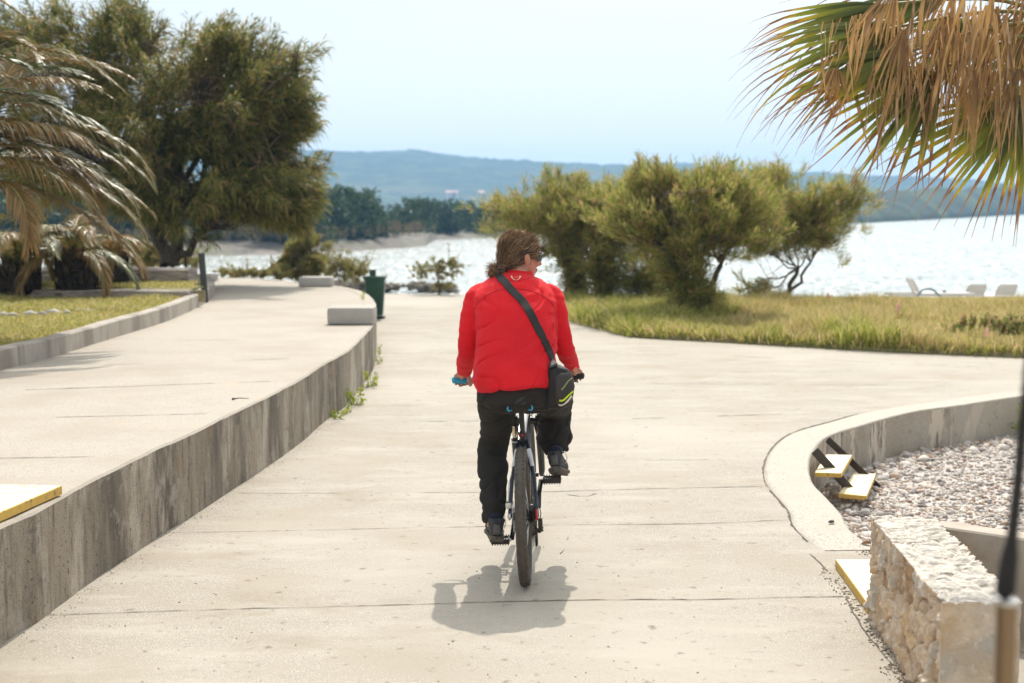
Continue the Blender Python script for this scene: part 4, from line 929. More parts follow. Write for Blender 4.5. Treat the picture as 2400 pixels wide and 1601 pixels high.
def scatter_rocks(name, items, mat_, **kw):
    """items: (x, y, z, size, tilt)"""
    V_, F_ = [], []; base = 0
    for (x, y, z, s_, tl_) in items:
        vs, fs = TPL[random.randrange(10)]; rz = random.uniform(0, 6.28)
        m_ = np.array((Matrix.Rotation(rz, 3, 'Z') @ Matrix.Rotation(random.uniform(-tl_, tl_), 3, 'X') @ Matrix.Rotation(random.uniform(-tl_, tl_), 3, 'Y')))
        V_.append(vs @ m_.T*s_*np.array([1, 1, 1])+np.array([x, y, z])); F_.append(fs+base); base += len(vs)
    return mesh_np(name, np.concatenate(V_), tris=np.concatenate(F_), mats=mat_, **kw)
pit_poly = [(p.x+.05, p.y) for p in pit]+[(9, 14.6), (9, 6.6), (2.2, 6.55)]
it = []
while len(it) < 24000:
    y = 6.5+8.3*random.random()**1.15; x = 1.5+random.random()*(y*.40+.5)
    if not inside(pit_poly, x, y) : continue
    s_ = random.choice((.009, .012, .015, .018, .026))*random.uniform(.8, 1.3)
    e_ = min(math.hypot(x-p.x, y-p.y) for p in pit[::3])
    if e_ < .45 and random.random() < .25: s_ *= random.uniform(1.4, 2.4)
    it.append((x, y, peb_h(x, y)+s_*.25, s_, .5))
tag(scatter_rocks('pebbles', it, M_peb), kind='stuff')
# larger loose stones by the steps, each a thing
stones = [(1985, 1185, .05), (2003, 1190, .05), (1970, 1180, .04), (2022, 1180, .045), (2028, 1200, .06), (1995, 1203, .035), (2068, 1122, .06), (2052, 1092, .07), (2080, 1090, .06), (2100, 1110, .05), (2040, 1165, .04), (2010, 1225, .04), (2030, 1232, .05), (2060, 1205, .045)]
wh = ['grey broken stone on the pebbles under the lower step', 'grey broken stone in the pit near the foot of the steel bars', 'small grey stone at the foot of the kerb wall below the steps', 'pale broken stone on the pebbles just below the lower yellow tread', 'large pale stone on the pebbles between steps and limestone wall', 'small stone at the pit edge below the steps', 'grey slab of stone on the pebbles right of the lower tread', 'grey angular stone leaning behind the upper tread', 'wide grey stone on the pebbles behind the lower tread', 'pale stone on the pebbles to the right of the steps', 'dark small stone under the lower tread edge', 'pale stone half buried where the pebbles reach the path', 'pale flat stone touching the far corner of the limestone wall', 'grey stone just beyond the top of the limestone wall']
M_bigst = mat('grey_stone', (.42, .39, .37), [(10, (.60, .56, .52), .45, .65), (5, (.30, .27, .25), .5, .7)], rough=.85, bump=[(30, .6, .01)])
for i, (x, y, s_) in enumerate(stones):
    q_ = P(x, y, -.28); q_ = P(x, y, peb_h(q_.x, q_.y)); q_ = P(x, y, peb_h(q_.x, q_.y)+s_*.2)
    vs, fs = TPL[i % 10]; ang = random.uniform(0, 6); m_ = np.array(Matrix.Rotation(ang, 3, 'Z') @ Matrix.Rotation(random.uniform(-.5, .5), 3, 'X'))
    o = mesh_np('loose_stone', vs @ m_.T*s_, tris=fs, mats=M_bigst); o.location = q_; tag(o, wh[i], 'stone', 'loose stones below the pit steps')
# grit along the foot of walls and on the path
it = []
for (ax_, ay_), (bx_, by_), n_ in (((1930, 1330), (2050, 1475), 160), ((2040, 1470), (2140, 1610), 260), ((1985, 1240), (2040, 1300), 160), ((1965, 1215), (1995, 1250), 60), ((2080, 1560), (2140, 1620), 120)):
    for _ in range(n_):
        t_ = random.random(); g_ = random.gauss(0, 9); q_ = P(ax_+(bx_-ax_)*t_+g_, ay_+(by_-ay_)*t_-g_*.3, .002); it.append((q_.x, q_.y, .003, random.uniform(.002, .008), .5))
for _ in range(170):
    q_ = P(random.uniform(100, 2000), 1601-random.random()**1.6*620, .0)
    if q_.y > 14 or inside(pit_poly, q_.x, q_.y): continue
    it.append((q_.x, q_.y, .002, random.uniform(.002, .006), .4))
wlb = [p for p in wl if p.y < 19]
for _ in range(900):
    k = random.randrange(len(wlb)-1); p = wlb[k].lerp(wlb[k+1], random.random()); g_ = abs(random.gauss(0, .05)); it.append((p.x+g_+.01, p.y-g_*.5, .002, random.uniform(.0015, .005), .4))
tag(scatter_rocks('grit', it, mat('grit', None, rough=.9, island=[(0, (.10, .08, .06)), (.4, (.30, .24, .18)), (.8, (.55, .5, .44)), (1, (.35, .2, .1))])), kind='stuff')
q_ = P(1948, 1222, .02); o = mesh_np('dark_stone', TPL[3][0]*.024, tris=TPL[3][1], mats=M_steel); o.location = q_; tag(o, 'small nearly black stone on the path edge left of the pebbles', 'stone')
q_ = P(2030, 1270, .02); o = mesh_np('brown_stone', TPL[5][0]*.028, tris=TPL[5][1], mats=mat('brown_stone', (.30, .17, .09), rough=.8)); o.location = q_; tag(o, 'small brown stone on the path by the far end of the limestone wall', 'stone')
tw = MB(); a_ = P(546, 935, TZ+.004); b_ = P(583, 934, TZ+.004); tw.tube([a_, a_.lerp(b_, .4)+Vector((0, .01, .004)), b_], [.006, .003, .002], n=6); tw.ball(a_, .009, seg=8); tag(tw.build('twig', M_steel), 'thin dark twig lying on the terrace near the retaining wall edge', 'twig')
# steel pole and black cord close to the camera
pole = empty('tethered_pole', V(2360, 1601, 2.0)*1.0, label='steel pole with a black cord tied to its top, blurred, very close on the right', cat='pole')
pole.location.z = 0
M_brass = mat('brushed_steel', (.30, .215, .14), [(5, (.20, .14, .09), .4, .7, 3, (8, 8, .3))], rough=.28, metal=1)
t0_ = V(2360, 1412, 2.0); z = MB(); z.tube([(t0_.x, 2.0, 0), (t0_.x, 2.0, t0_.z)], .0148, n=28); z.build('tube', M_brass, pole, angle=50)
z = MB(); z.tube([(t0_.x, 2.0, t0_.z-.002), (t0_.x, 2.0, t0_.z+.004)], .0165, n=28); z.tube([(t0_.x, 2.0, t0_.z), (t0_.x, 2.0, t0_.z+.012)], .006, n=12); z.build('cap', M_alu, pole, angle=50)
z = MB(); pts = [V(2358, 1403, 2.0), V(2356, 1385, 2.0), V(2360, 1350, 2.0), V(2367, 1300, 2.0), V(2372, 1260, 2.0), V(2384, 1150, 2.0), V(2397, 1000, 2.0), V(2412, 850, 2.0), V(2440, 500, 2.0), V(2490, -100, 2.0)]
cp = catmull(pts, 14); rr = [v.x for v in catmull([Vector((r_, 0, 0)) for r_ in (.006, .0135, .0135, .012, .0085, .008, .0075, .0072, .007, .007)], 14)]
z.tube(cp, [r_*(1+.10*math.sin(i*2.1)) for i, r_ in enumerate(rr)], n=12); z.build('cord', M_bag, pole, smooth=True)

# ================================================================== terrace furniture
def block(pl, pr, y, ytop, dep, name, label):
    a_, b_ = P(pl, y, TZ), P(pr, y, TZ); hgt = V(pl, ytop, a_.y).z-TZ; c_ = (a_+b_)/2
    z = MB(); rz = Matrix.Rotation(math.atan2(b_.y-a_.y, b_.x-a_.x), 3, 'Z'); z.box((c_.x, c_.y+dep/2, TZ+hgt/2), ((b_-a_).length, dep, hgt), rz, bev=min(.06, hgt*.24))
    return tag(z.build(name, M_bench, angle=40), label, 'concrete block', 'rounded concrete blocks on the terrace')
block(766, 876, 761, 721, .42, 'concrete_block', 'nearer rounded grey concrete block at the corner of the retaining wall')
block(699, 777, 672, 650, .42, 'concrete_block', 'farther rounded grey concrete block at the back of the terrace')
M_post = mat('black_post_paint', (.035, .04, .036), rough=.45)
pb_ = P(481, 708, TZ); z = MB(); top = V(472, 593, pb_.y+.0); ax_ = (top-pb_); z.box((pb_+top)/2, (.088, .088, ax_.length), Vector((0, 0, 1)).rotation_difference(ax_.normalized()).to_matrix() @ Matrix.Rotation(R(12), 3, 'Z'), bev=.004)
tag(z.build('bollard_post', M_post, angle=30), 'square black post leaning slightly at the corner of the lawn kerb', 'post')
z = MB(); q_ = V(436, 655, 24); z.tube([(q_.x, 24, .5), (q_.x, 24, V(436, 594, 24).z)], .022); tag(z.build('thin_pole', M_post), 'thin grey pole standing behind the pale-topped dry stone wall', 'pole')
bn = empty('white_bench', V(480, 650, 25.5), label='white plank bench behind the black post', cat='bench'); bn.location.z = .5
z = MB(); l_, r_ = V(446, 644, 25.5), V(513, 644, 25.5); z.box((l_+r_)/2, ((r_-l_).length, .3, .06), bev=.008); z.build('seat', M_white, bn)
for s_ in (.12, .88):
    p = l_.lerp(r_, s_); z = MB(); z.box((p.x, p.y, (p.z+.5)/2-.01), (.06, .24, p.z-.5-.03)); z.build('leg', M_alu, bn)
# litter bin
M_bin = mat('dark_green_plastic', (.012, .055, .035), [(4, (.02, .075, .045), .4, .7)], rough=.4)
bp_ = P(880, 746, 0); by = bp_.y; k_ = by/FPX
binr = empty('litter_bin', bp_, label='dark green plastic litter bin standing below the corner of the terrace', cat='litter bin')
zt = V(880, 652, by).z; z = MB(); z.loft([((bp_.x, by, .055), Vector((.125, 0, 0)), Vector((0, .12, 0)), .35), ((bp_.x, by, zt), Vector((.165, 0, 0)), Vector((0, .16, 0)), .35)]); z.build('bin_body', M_bin, binr, angle=40)
for s_ in (-1, 0, 1):
    pass
z = MB(); z.loft([((bp_.x, by, zt-.01), Vector((.178, 0, 0)), Vector((0, .175, 0)), .35), ((bp_.x, by, zt+.018), Vector((.195, 0, 0)), Vector((0, .19, 0)), .35), ((bp_.x, by, zt+.04), Vector((.18, 0, 0)), Vector((0, .17, 0)), .35)]); lid = z.build('lid', M_bin, binr, angle=40)
z = MB(); z.box((bp_.x-.035, by-.02, zt+.08), (.10, .10, .10), bev=.012); z.box((bp_.x-.035, by-.02, zt+.135), (.13, .12, .012), bev=.003); z.build('lid_box', M_bin, lid, angle=40)
z = MB(); z.box((bp_.x+.02, by, .02), (.27, .25, .035), bev=.008); z.build('base', M_dark, binr)
z = MB(); z.box((bp_.x+.10, by-.145, .34), (.012, .012, .5)); z.box((bp_.x-.10, by-.145, .34), (.012, .012, .5)); z.build('ribs', M_bin, binr)
# flat stones edging the lawn by the palm
M_flat = mat('grey_edging_stone', (.40, .38, .36), [(8, (.28, .26, .24), .45, .65), (20, (.5, .48, .45), .55, .7)], rough=.9, bump=[(20, .6, .01)])
fs_ = [(8, 738, .12), (30, 739, .10), (72, 735, .14), (100, 737, .07), (128, 731, .13), (155, 733, .08), (198, 728, .17), (235, 726, .18), (266, 724, .13)]
for i, (x, y, s_) in enumerate(fs_):
    q_ = P(x, y, lz+.03); vs, f_ = TPL[(i*3) % 10]; o = mesh_np('edging_stone', vs*np.array([s_*.8, s_*.5, .075]), tris=f_, mats=M_flat); o.location = q_; o.rotation_euler.z = random.uniform(-.3, .3)
    tag(o, ['grey edging stone at the left frame edge of the lawn', 'grey edging stone, second from the left in the lawn row', 'rounded white-grey stone left of the middle of the lawn row', 'smallest grey stone of the row in the lawn', 'dark grey flat stone in the middle of the lawn row', 'small flat stone right of the middle of the lawn row', 'long flat stone third from the right end of the lawn row', 'long flat stone second from the right end of the lawn row', 'flat stone at the right end of the row in the lawn'][i], 'stone', 'row of stones in the lawn under the palm')
# ================================================================== beach: loungers beyond the meadow
M_plastic = mat('white_plastic', (.72, .70, .68), rough=.45)
M_blug = mat('blue_grey_tube', (.20, .28, .31), rough=.4)
def lounger(X, Y, base, rz, back_ang, label, arch=False, L_=1.75, extra=None):
    r_ = empty('sun_lounger', (X, Y, base), rz, label=label, cat='sun lounger', group='white loungers on the beach')
    W_ = .52; z = MB(); hS = .34
    Lm = lambda x, y, z_: chain(r_) @ Vector((x, y, z_))
    rot = Matrix.Rotation(rz, 3, 'Z')
    for s_ in (-1, 1): z.box(Lm(.0, s_*W_/2, hS), (L_, .05, .06), rot, bev=.01)
    z.build('frame', M_plastic, r_)
    z = MB()
    for i in range(14): z.box(Lm(-L_*.5+.62+i*(L_-.7)/13, 0, hS+.03), (.055, W_-.06, .015), rot, bev=.003)
    z.build('seat_slats', M_plastic, r_)
    z = MB(); ca_, sa_ = math.cos(back_ang), math.sin(back_ang); rb = rot @ Matrix.Rotation(back_ang, 3, 'Y')
    o0 = (-L_*.5+.60, 0, hS+.035)
    for i in range(9):
        d = .03+i*.036; z.box(Lm(o0[0]-ca_*d, 0, o0[2]+sa_*d), (.028, W_-.1-(.10 if i == 8 else .03 if i == 7 else 0), .014), rb, bev=.003)
    for s_ in (-1, 1): z.tube([Lm(o0[0], s_*(W_/2-.05), o0[2]), Lm(o0[0]-ca_*.28, s_*(W_/2-.055), o0[2]+sa_*.28), Lm(o0[0]-ca_*.34, s_*(W_/2-.12), o0[2]+sa_*.34)], .02, n=8)
    z.build('backrest', M_plastic, r_)
    for sx in (-1, 1):
        for sy in (-1, 1):
            z = MB(); z.tube([Lm(sx*L_*.42, sy*.22, hS-.02), Lm(sx*L_*.45, sy*.22, 0)], .024, n=8); z.build('leg', M_blug if arch else M_plastic, r_)
    return r_
q_ = V(2178, 687, 30.0)
lounger(q_.x, 30.0, q_.z-.36, R(2), R(62), 'white lounger in side view with raised back, leftmost on the beach', arch=True)
z = MB(); pts = [V(2134, 716, 29.4), V(2146, 700, 29.4), V(2160, 682, 29.4), V(2172, 677, 29.4), V(2186, 679, 29.4), V(2203, 694, 29.4), V(2228, 716, 29.4)]; z.tube(catmull(pts, 5), [.022]*31, n=8)
tag(z.build('metal_arch', M_blug, smooth=True), 'bent blue-grey tube arch standing in front of the leftmost lounger', 'tube arch')
z = MB(); q_ = V(2213, 689, 30.0); z.ball(q_, (.10, .07, .045)); z.box(q_+Vector((0, 0, .05)), (.07, .03, .05), bev=.01); tag(z.build('dark_bag', mat('dark_red_cloth', (.10, .03, .02), rough=.8), smooth=True), 'small dark red-brown bag lying on the leftmost lounger', 'bag')
for (px, lab) in ((2288, 'white lounger seen end on, middle of the three on the beach'), (2360, 'white lounger seen end on, rightmost of the three on the beach')):
    q_ = V(px, 697, 31.0); lounger(q_.x+.02, 31.0+.6, q_.z-.36, R(96), R(52), lab)
# stone jetty in the near water
M_jet = mat('jetty_stone', (.13, .10, .07), [(2, (.32, .26, .2), .45, .7), (7, (.10, .10, .05), .5, .7)], rough=.9, bump=[(6, .6, .05)])
it = []
for x, y, n_, s_ in [(770, 676, 8, .3), (800, 672, 9, .34), (830, 670, 9, .36), (862, 670, 9, .36), (892, 675, 8, .3), (915, 671, 6, .22), (935, 667, 5, .16), (955, 667, 5, .16), (975, 670, 7, .24), (1000, 672, 8, .28), (1025, 671, 9, .3), (1048, 673, 7, .26)]:
    for _ in range(n_): q_ = V(x+random.uniform(-18, 18), y-9+random.uniform(-3, 9), 66); it.append((q_.x, 66+random.uniform(-.5, .5), q_.z-.12, s_*random.uniform(.9, 1.3), .6))
tag(scatter_rocks('jetty', it, M_jet), 'low brown stone jetty in the bright water behind the litter bin', 'jetty')
M_house = mat('pink_roof', (.6, .35, .28), rough=.8); M_hw = mat('pale_wall', (.75, .7, .62), rough=.8)
for i, (px, wpx) in enumerate(((1055, 22), (1068, 12), (1128, 16), (1210, 14))):
    q_ = V(px, 455, 1050); r_ = empty('distant_house', (q_.x, 1050, q_.z-4), label=['pink-roofed house low on the hillside, largest of the far houses', 'small house touching the right side of the pink-roofed one', 'small pale house on the plain between the others and the tamarisks', 'small pale house low on the hill behind the tamarisk crowns'][i], cat='house')
    w__ = wpx*1050/FPX; z = MB(); z.box((q_.x, 1050, q_.z-1.5), (w__, 6, 5)); z.build('wall', M_hw, r_)
    z = MB(); z.add([(q_.x-w__*.55, 1046.4, q_.z+1), (q_.x+w__*.55, 1046.4, q_.z+1), (q_.x+w__*.55, 1053.6, q_.z+1), (q_.x-w__*.55, 1053.6, q_.z+1), (q_.x-w__*.4, 1050, q_.z+2.6), (q_.x+w__*.4, 1050, q_.z+2.6)], [(0, 1, 5, 4), (1, 2, 5), (2, 3, 4, 5), (3, 0, 4), (3, 2, 1, 0)]); z.build('roof', M_house, r_)
# ================================================================== vegetation
def leafmat(name, stops, tr=.45, rough=.5, spec=.4): return mat(name, None, rough=rough, spec=spec, island=stops, transl=tr)
M_bark = mat('tamarisk_bark', (.10, .075, .055), [(14, (.05, .038, .03), .45, .65, 5, (1, 1, .25)), (30, (.17, .13, .10), .55, .7)], rough=.9, bump=[(30, .7, .02, (1, 1, .3))])
M_twig = mat('bare_twig', (.22, .15, .10), [(8, (.12, .08, .055), .45, .65)], rough=.85)
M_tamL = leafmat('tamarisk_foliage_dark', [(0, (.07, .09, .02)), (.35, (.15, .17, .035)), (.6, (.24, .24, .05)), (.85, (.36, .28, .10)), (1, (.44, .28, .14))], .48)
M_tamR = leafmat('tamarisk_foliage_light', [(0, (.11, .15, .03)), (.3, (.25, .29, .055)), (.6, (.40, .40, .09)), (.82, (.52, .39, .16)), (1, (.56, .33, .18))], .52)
def wisps(name, clusters, per, ln, wd, mats, parent, droop=.25, spread=1.0, up=.35, seg2=True, plume=.85):
    """feathery sprays: many thin curved leaf-sized blades; clusters = list of (centre, outward dir, radius)"""
    C = np.array([c[:] for c, d, r in clusters]); D = np.array([d[:] for c, d, r in clusters]); Rr = np.array([r for c, d, r in clusters])
    n = len(C)*per; pr_ = Rr**1.7; idx = np.sort(rng.choice(len(C), size=n, p=pr_/pr_.sum()))
    g = rng.normal(size=(n, 3)); g /= np.linalg.norm(g, axis=1)[:, None]; rad = rng.random(n)**.6
    p = C[idx]+g*rad[:, None]*(Rr[idx]*.62)[:, None]+D[idx]*((rng.random(n)-.35)*2.4*Rr[idx]*plume)[:, None]
    d = D[idx]*.9+g*.55+rng.normal(size=(n, 3))*.35*spread+np.array([0, 0, up]); d /= np.linalg.norm(d, axis=1)[:, None]
    L_ = ln*(.5+rng.random(n)); s_ = np.cross(d, rng.normal(size=(n, 3))); s_ /= np.linalg.norm(s_, axis=1)[:, None]
    w_ = wd*(.6+.8*rng.random(n))
    a = p-s_*w_[:, None]/2; b = p+s_*w_[:, None]/2; tip = p+d*L_[:, None]+np.array([0, 0, -1])*(droop*L_)[:, None]
    if seg2:
        mid = p+d*(L_*.55)[:, None]; m1 = mid-s_*(w_*.45)[:, None]; m2 = mid+s_*(w_*.45)[:, None]
        vs = np.stack([a, b, m2, m1, tip], 1).reshape(-1, 3); k = np.arange(n)[:, None]*5
        qd = k+np.array([[0, 1, 2, 3]]); tr = k+np.array([[3, 2, 4]])
        return mesh_np(name, vs, tris=tr, quads=qd, mats=mats, parent=parent)
    vs = np.stack([a, b, tip], 1).reshape(-1, 3); return mesh_np(name, vs, tris=np.arange(n)[:, None]*3+np.array([[0, 1, 2]]), mats=mats, parent=parent)
def branch(b, a, c, r0, r1, wob=.12, n=6, seed=0, sides=6, m=0):
    L_ = (c-a).length; pts = []
    for i in range(n+1):
        t_ = i/n; e = math.sin(t_*math.pi)*wob*L_
        pts.append(a.lerp(c, t_)+Vector((mnoise.noise(Vector((seed, t_*3, 1))), mnoise.noise(Vector((seed, t_*3, 5))), mnoise.noise(Vector((seed, t_*3, 9)))))*e*2)
    b.tube(pts, [r0+(r1-r0)*i/n for i in range(n+1)], n=sides, cap=False, m=m); return pts
def tamarisk(base, blobs, label, name='tamarisk_tree', leaf=None, ncl=260, per=46, ln=.13, wd=.0115, trunkr=.14, trunks=None, spikes=30, group=None, gaps=.0, clr=.165, tips=None, up=.35, droop=.2, extra=None, upc=.25, plume=.85):
    """base: trunk foot; blobs: (centre, (rx, ry, rz), weight)"""
    root = empty(name, base, label=label, cat='tree', group=group); mi_ = chain(root).inverted(); leaf = leaf or M_tamR
    ncl = int(ncl*1.55); spikes = int(spikes*1.6); sd_ = random.random()*100; cl_ = []; wts = [w_ for c, r_, w_ in blobs]; cen = sum((c*w_ for c, r_, w_ in blobs), Vector())/sum(wts)
    tries = 0
    while len(cl_) < ncl and tries < ncl*30:
        tries += 1; c, r_, w_ = random.choices(blobs, wts)[0]
        v = Vector((random.gauss(0, 1), random.gauss(0, 1), random.gauss(0, 1))).normalized()*(random.random()**.45)
        p = c+Vector((v.x*r_[0], v.y*r_[1], v.z*r_[2]))*(1+.55*mnoise.noise(v*1.8+Vector((sd_, 0, 0)))+(random.uniform(.15, .45) if random.random() < .10 else 0))
        if mnoise.noise(p*(1.7 if gaps < .1 else 1.15)+Vector((sd_, 0, 0))) < gaps-.30: continue
        cl_.append((p, ((p-cen).normalized()*.6+Vector((0, 0, upc))+(p-base).normalized()*.6+Vector((random.gauss(0, .25), random.gauss(0, .25), random.gauss(0, .2)))).normalized(), clr*random.uniform(.5, 1.3)))
    tb = MB(); trunks = trunks or [(base+Vector((0, 0, (cen.z-base.z)*.35)), trunkr)]
    heads = []
    for hp, tr_ in trunks:
        branch(tb, base+Vector((random.uniform(-.05, .05), 0, -.05)), hp, tr_*1.25, tr_*.75, .08, 6, random.random()*50, 9); heads.append((hp, tr_*.75))
    mains = []
    for c, r_, w_ in blobs:
        for _ in range(max(2, int(4*w_))):
            hp, tr_ = min(heads, key=lambda h: (h[0]-c).length+random.random()*.5); q_ = c+Vector((random.uniform(-.6, .6)*r_[0], random.uniform(-.6, .6)*r_[1], random.uniform(-.4, .5)*r_[2]))
            pts = branch(tb, hp, q_, tr_*.55, min(.018, tr_*.25), .12, 7, random.random()*50, 6); mains.append(pts)
    allp = [p for pts in mains for p in pts[2:]]
    tb.build('trunk', M_bark, root, smooth=True)
    lb = MB()
    for c, d, r_ in cl_:
        q_ = min(random.sample(allp, min(14, len(allp))), key=lambda a: (a-c).length); branch(lb, q_, c, min(.011, trunkr*.15), .0025, .10, 3, random.random()*50, 4)
    for _ in range(spikes):     # bare whips standing out of the crown
        c, d, r_ = random.choice(cl_); e = c+(d+Vector((random.uniform(-.4, .4), random.uniform(-.3, .3), .5))).normalized()*random.uniform(.12, .36)
        branch(lb, c, e, .005, .0015, .08, 4, random.random()*50, 3)
        if random.random() < .7:
            for q_ in (.35, .6, .85): cl_.append((c.lerp(e, q_), (e-c).normalized(), clr*.3))
    lb.build('twigs', M_twig, root)
    if extra: cl_ += extra
    cl_ = [(mi_ @ c, d, r_) for c, d, r_ in cl_]
    wisps('crown', cl_, per, ln, wd, leaf, root, up=up, droop=droop, plume=plume)
    return root
def blob(px, py, Y, rx, rz, ry, w_=1.0): k = Y/FPX; return (V(px, py, Y), (rx*k, ry, rz*k), w_)
# ---- right-hand group by the shore
gr = 'tamarisks at the edge of the meadow'
G = lambda x, y: P(x, y, .05)
b1 = G(1347, 692)
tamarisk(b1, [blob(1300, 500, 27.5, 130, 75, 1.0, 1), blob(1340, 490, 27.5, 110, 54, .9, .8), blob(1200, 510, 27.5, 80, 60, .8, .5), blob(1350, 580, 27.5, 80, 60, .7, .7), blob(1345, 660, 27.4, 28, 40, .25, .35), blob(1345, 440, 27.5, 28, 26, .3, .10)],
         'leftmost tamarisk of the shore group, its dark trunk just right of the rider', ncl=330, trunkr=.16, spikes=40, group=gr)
b2 = G(1417, 697)
tamarisk(b2, [blob(1410, 520, 27, 90, 70, .9, .7), blob(1400, 600, 26.8, 70, 50, .7, .6), blob(1415, 660, 26.6, 34, 38, .3, .4), blob(1460, 495, 27, 70, 56, .6, .4)],
         'second tamarisk from the rider, thick dark leafy trunk', ncl=210, trunkr=.17, spikes=20, group=gr)
b3 = G(1525, 698)
tamarisk(b3, [blob(1500, 560, 27, 80, 80, .9, .6), blob(1510, 660, 26.6, 60, 34, .5, .5), blob(1500, 460, 27, 60, 50, .7, .3)],
         'low dark bushy tamarisk between the leafy trunk and the big spreading tree', ncl=170, trunkr=.13, spikes=20, group=gr)
b4 = G(1632, 742); Yb = b4.y
tamarisk(b4, [blob(1600, 488, Yb, 160, 72, 1.2, 1.2), blob(1640, 560, Yb, 140, 75, 1.1, 1.0), blob(1510, 510, Yb, 100, 76, .9, .7), blob(1740, 505, Yb, 100, 78, .9, .8), blob(1600, 640, Yb, 50, 50, .4, .4), blob(1630, 700, Yb, 48, 38, .35, .45), blob(1540, 430, Yb, 60, 28, .5, .22), blob(1680, 432, Yb, 80, 30, .6, .3)],
         'biggest tamarisk of the meadow with many stems spreading from a dark bushy foot', ncl=620, trunkr=.14, spikes=90, group=gr,
         trunks=[(V(1600, 640, Yb), .09), (V(1640, 630, Yb), .10), (V(1690, 620, Yb+.2), .055), (V(1570, 600, Yb-.2), .06)], up=.5)
b5 = G(1838, 697)
tamarisk(b5, [blob(1840, 480, 27, 110, 80, 1.0, 1), blob(1900, 540, 27, 70, 60, .8, .7), blob(1790, 560, 27, 70, 50, .8, .5), blob(1940, 480, 27, 60, 50, .5, .3), blob(1990, 470, 27, 40, 40, .4, .08), blob(1800, 425, 27, 40, 24, .4, .2), blob(1780, 680, 26.8, 50, 22, .4, .12)],
         'rightmost tamarisk with a thin twisted trunk and one long branch reaching right', ncl=330, trunkr=.05, spikes=40, group=gr,
         trunks=[(V(1870, 630, 27), .045), (V(1900, 615, 27.2), .03)],
         extra=[(V(x, y, 27), Vector((.5, 0, .6)), .12) for x, y in [(2000, 432), (2010, 445), (2022, 455), (2035, 470), (2045, 480), (2058, 490), (2012, 470), (2030, 500), (2000, 485), (2020, 540), (2028, 548), (1985, 500), (2005, 420), (1998, 408), (2050, 460), (1970, 605), (1960, 590), (1975, 620)]])
bb5 = MB(); branch(bb5, V(1900, 560, 27), V(1995, 478, 27), .03, .016, .1, 8, 3.3); branch(bb5, V(1990, 482, 27), V(2045, 465, 27), .016, .004, .15, 6, 8.1, 5); branch(bb5, V(1993, 480, 27), V(2002, 415, 27), .013, .004, .15, 6, 2.1, 5); branch(bb5, V(2010, 478, 27), V(2025, 545, 27), .008, .002, .1, 5, 6.1, 4)
rt5 = [o for o in COL.objects if o.name.startswith('tamarisk_tree') and o.type == 'EMPTY'][-1]
bb5.build('long_branch', M_bark, rt5, smooth=True)
# ---- the big tamarisk on the left
bL = Vector((V(395, 640, 24).x, 24.0, .9))
def LB(px, py, rx, rz, ry=1.6, w_=1.0, Y=24): return blob(px-(12 if px > 500 else 0), py, Y, rx, rz, ry*.7, w_)
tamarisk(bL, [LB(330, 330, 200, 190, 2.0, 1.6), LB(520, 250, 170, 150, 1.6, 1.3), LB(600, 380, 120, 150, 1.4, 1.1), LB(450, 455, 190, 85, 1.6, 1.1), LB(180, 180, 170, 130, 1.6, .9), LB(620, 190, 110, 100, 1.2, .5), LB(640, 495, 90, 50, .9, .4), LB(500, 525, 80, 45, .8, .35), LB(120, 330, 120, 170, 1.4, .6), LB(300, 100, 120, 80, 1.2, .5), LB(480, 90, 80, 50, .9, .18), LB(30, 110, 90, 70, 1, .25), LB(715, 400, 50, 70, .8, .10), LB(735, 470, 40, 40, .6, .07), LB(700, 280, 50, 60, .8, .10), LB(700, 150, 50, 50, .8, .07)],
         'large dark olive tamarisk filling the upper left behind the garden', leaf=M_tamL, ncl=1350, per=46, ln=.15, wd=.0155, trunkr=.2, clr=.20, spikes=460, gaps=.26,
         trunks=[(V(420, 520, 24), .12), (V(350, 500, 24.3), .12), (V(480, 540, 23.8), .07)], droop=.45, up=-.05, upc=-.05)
# ---- small saplings and shrubs along the far edge of the path
def shrub(name, base, blobs, label, cat='shrub', leaf=None, **k):
    r_ = tamarisk(base, blobs, label, name=name, leaf=leaf, plume=.1, up=.2, **k); r_['category'] = cat; return r_
M_shr = leafmat('shrub_foliage', [(0, (.14, .17, .045)), (.5, (.26, .27, .07)), (.8, (.38, .29, .13)), (1, (.46, .28, .15))], .5)
shrub('shrub', V(715, 655, 28.5), [blob(715, 605, 28.5, 55, 38, .45, 1), blob(725, 568, 28.5, 28, 22, .3, .4), blob(690, 625, 28.5, 40, 20, .4, .4)], 'dense green shrub beyond the farther concrete block', leaf=M_shr, ncl=120, per=110, clr=.13, ln=.10, wd=.012, trunkr=.03, spikes=14)
shrub('shrub', V(795, 655, 29.5), [blob(790, 625, 29.5, 60, 32, .4, 1), blob(830, 640, 29.5, 40, 22, .4, .5)], 'sparse brownish shrub left of the litter bin against the bright water', leaf=M_shr, ncl=80, per=30, clr=.11, ln=.06, wd=.013, trunkr=.015, spikes=24)
shrub('shrub', V(570, 652, 28), [blob(560, 641, 28, 60, 9, .4, 1), blob(640, 641, 28, 40, 9, .4, .7)], 'low brown scrub beyond the end of the terrace', leaf=M_shr, ncl=60, per=40, clr=.07, ln=.07, wd=.011, trunkr=.012, spikes=20)
shrub('shrub', V(380, 625, 27), [blob(370, 604, 27, 70, 22, .5, 1), blob(440, 610, 27, 40, 16, .4, .6)], 'pale brown scrub behind the dry stone wall', leaf=M_shr, ncl=80, per=40, clr=.10, ln=.08, wd=.012, trunkr=.014, spikes=24)
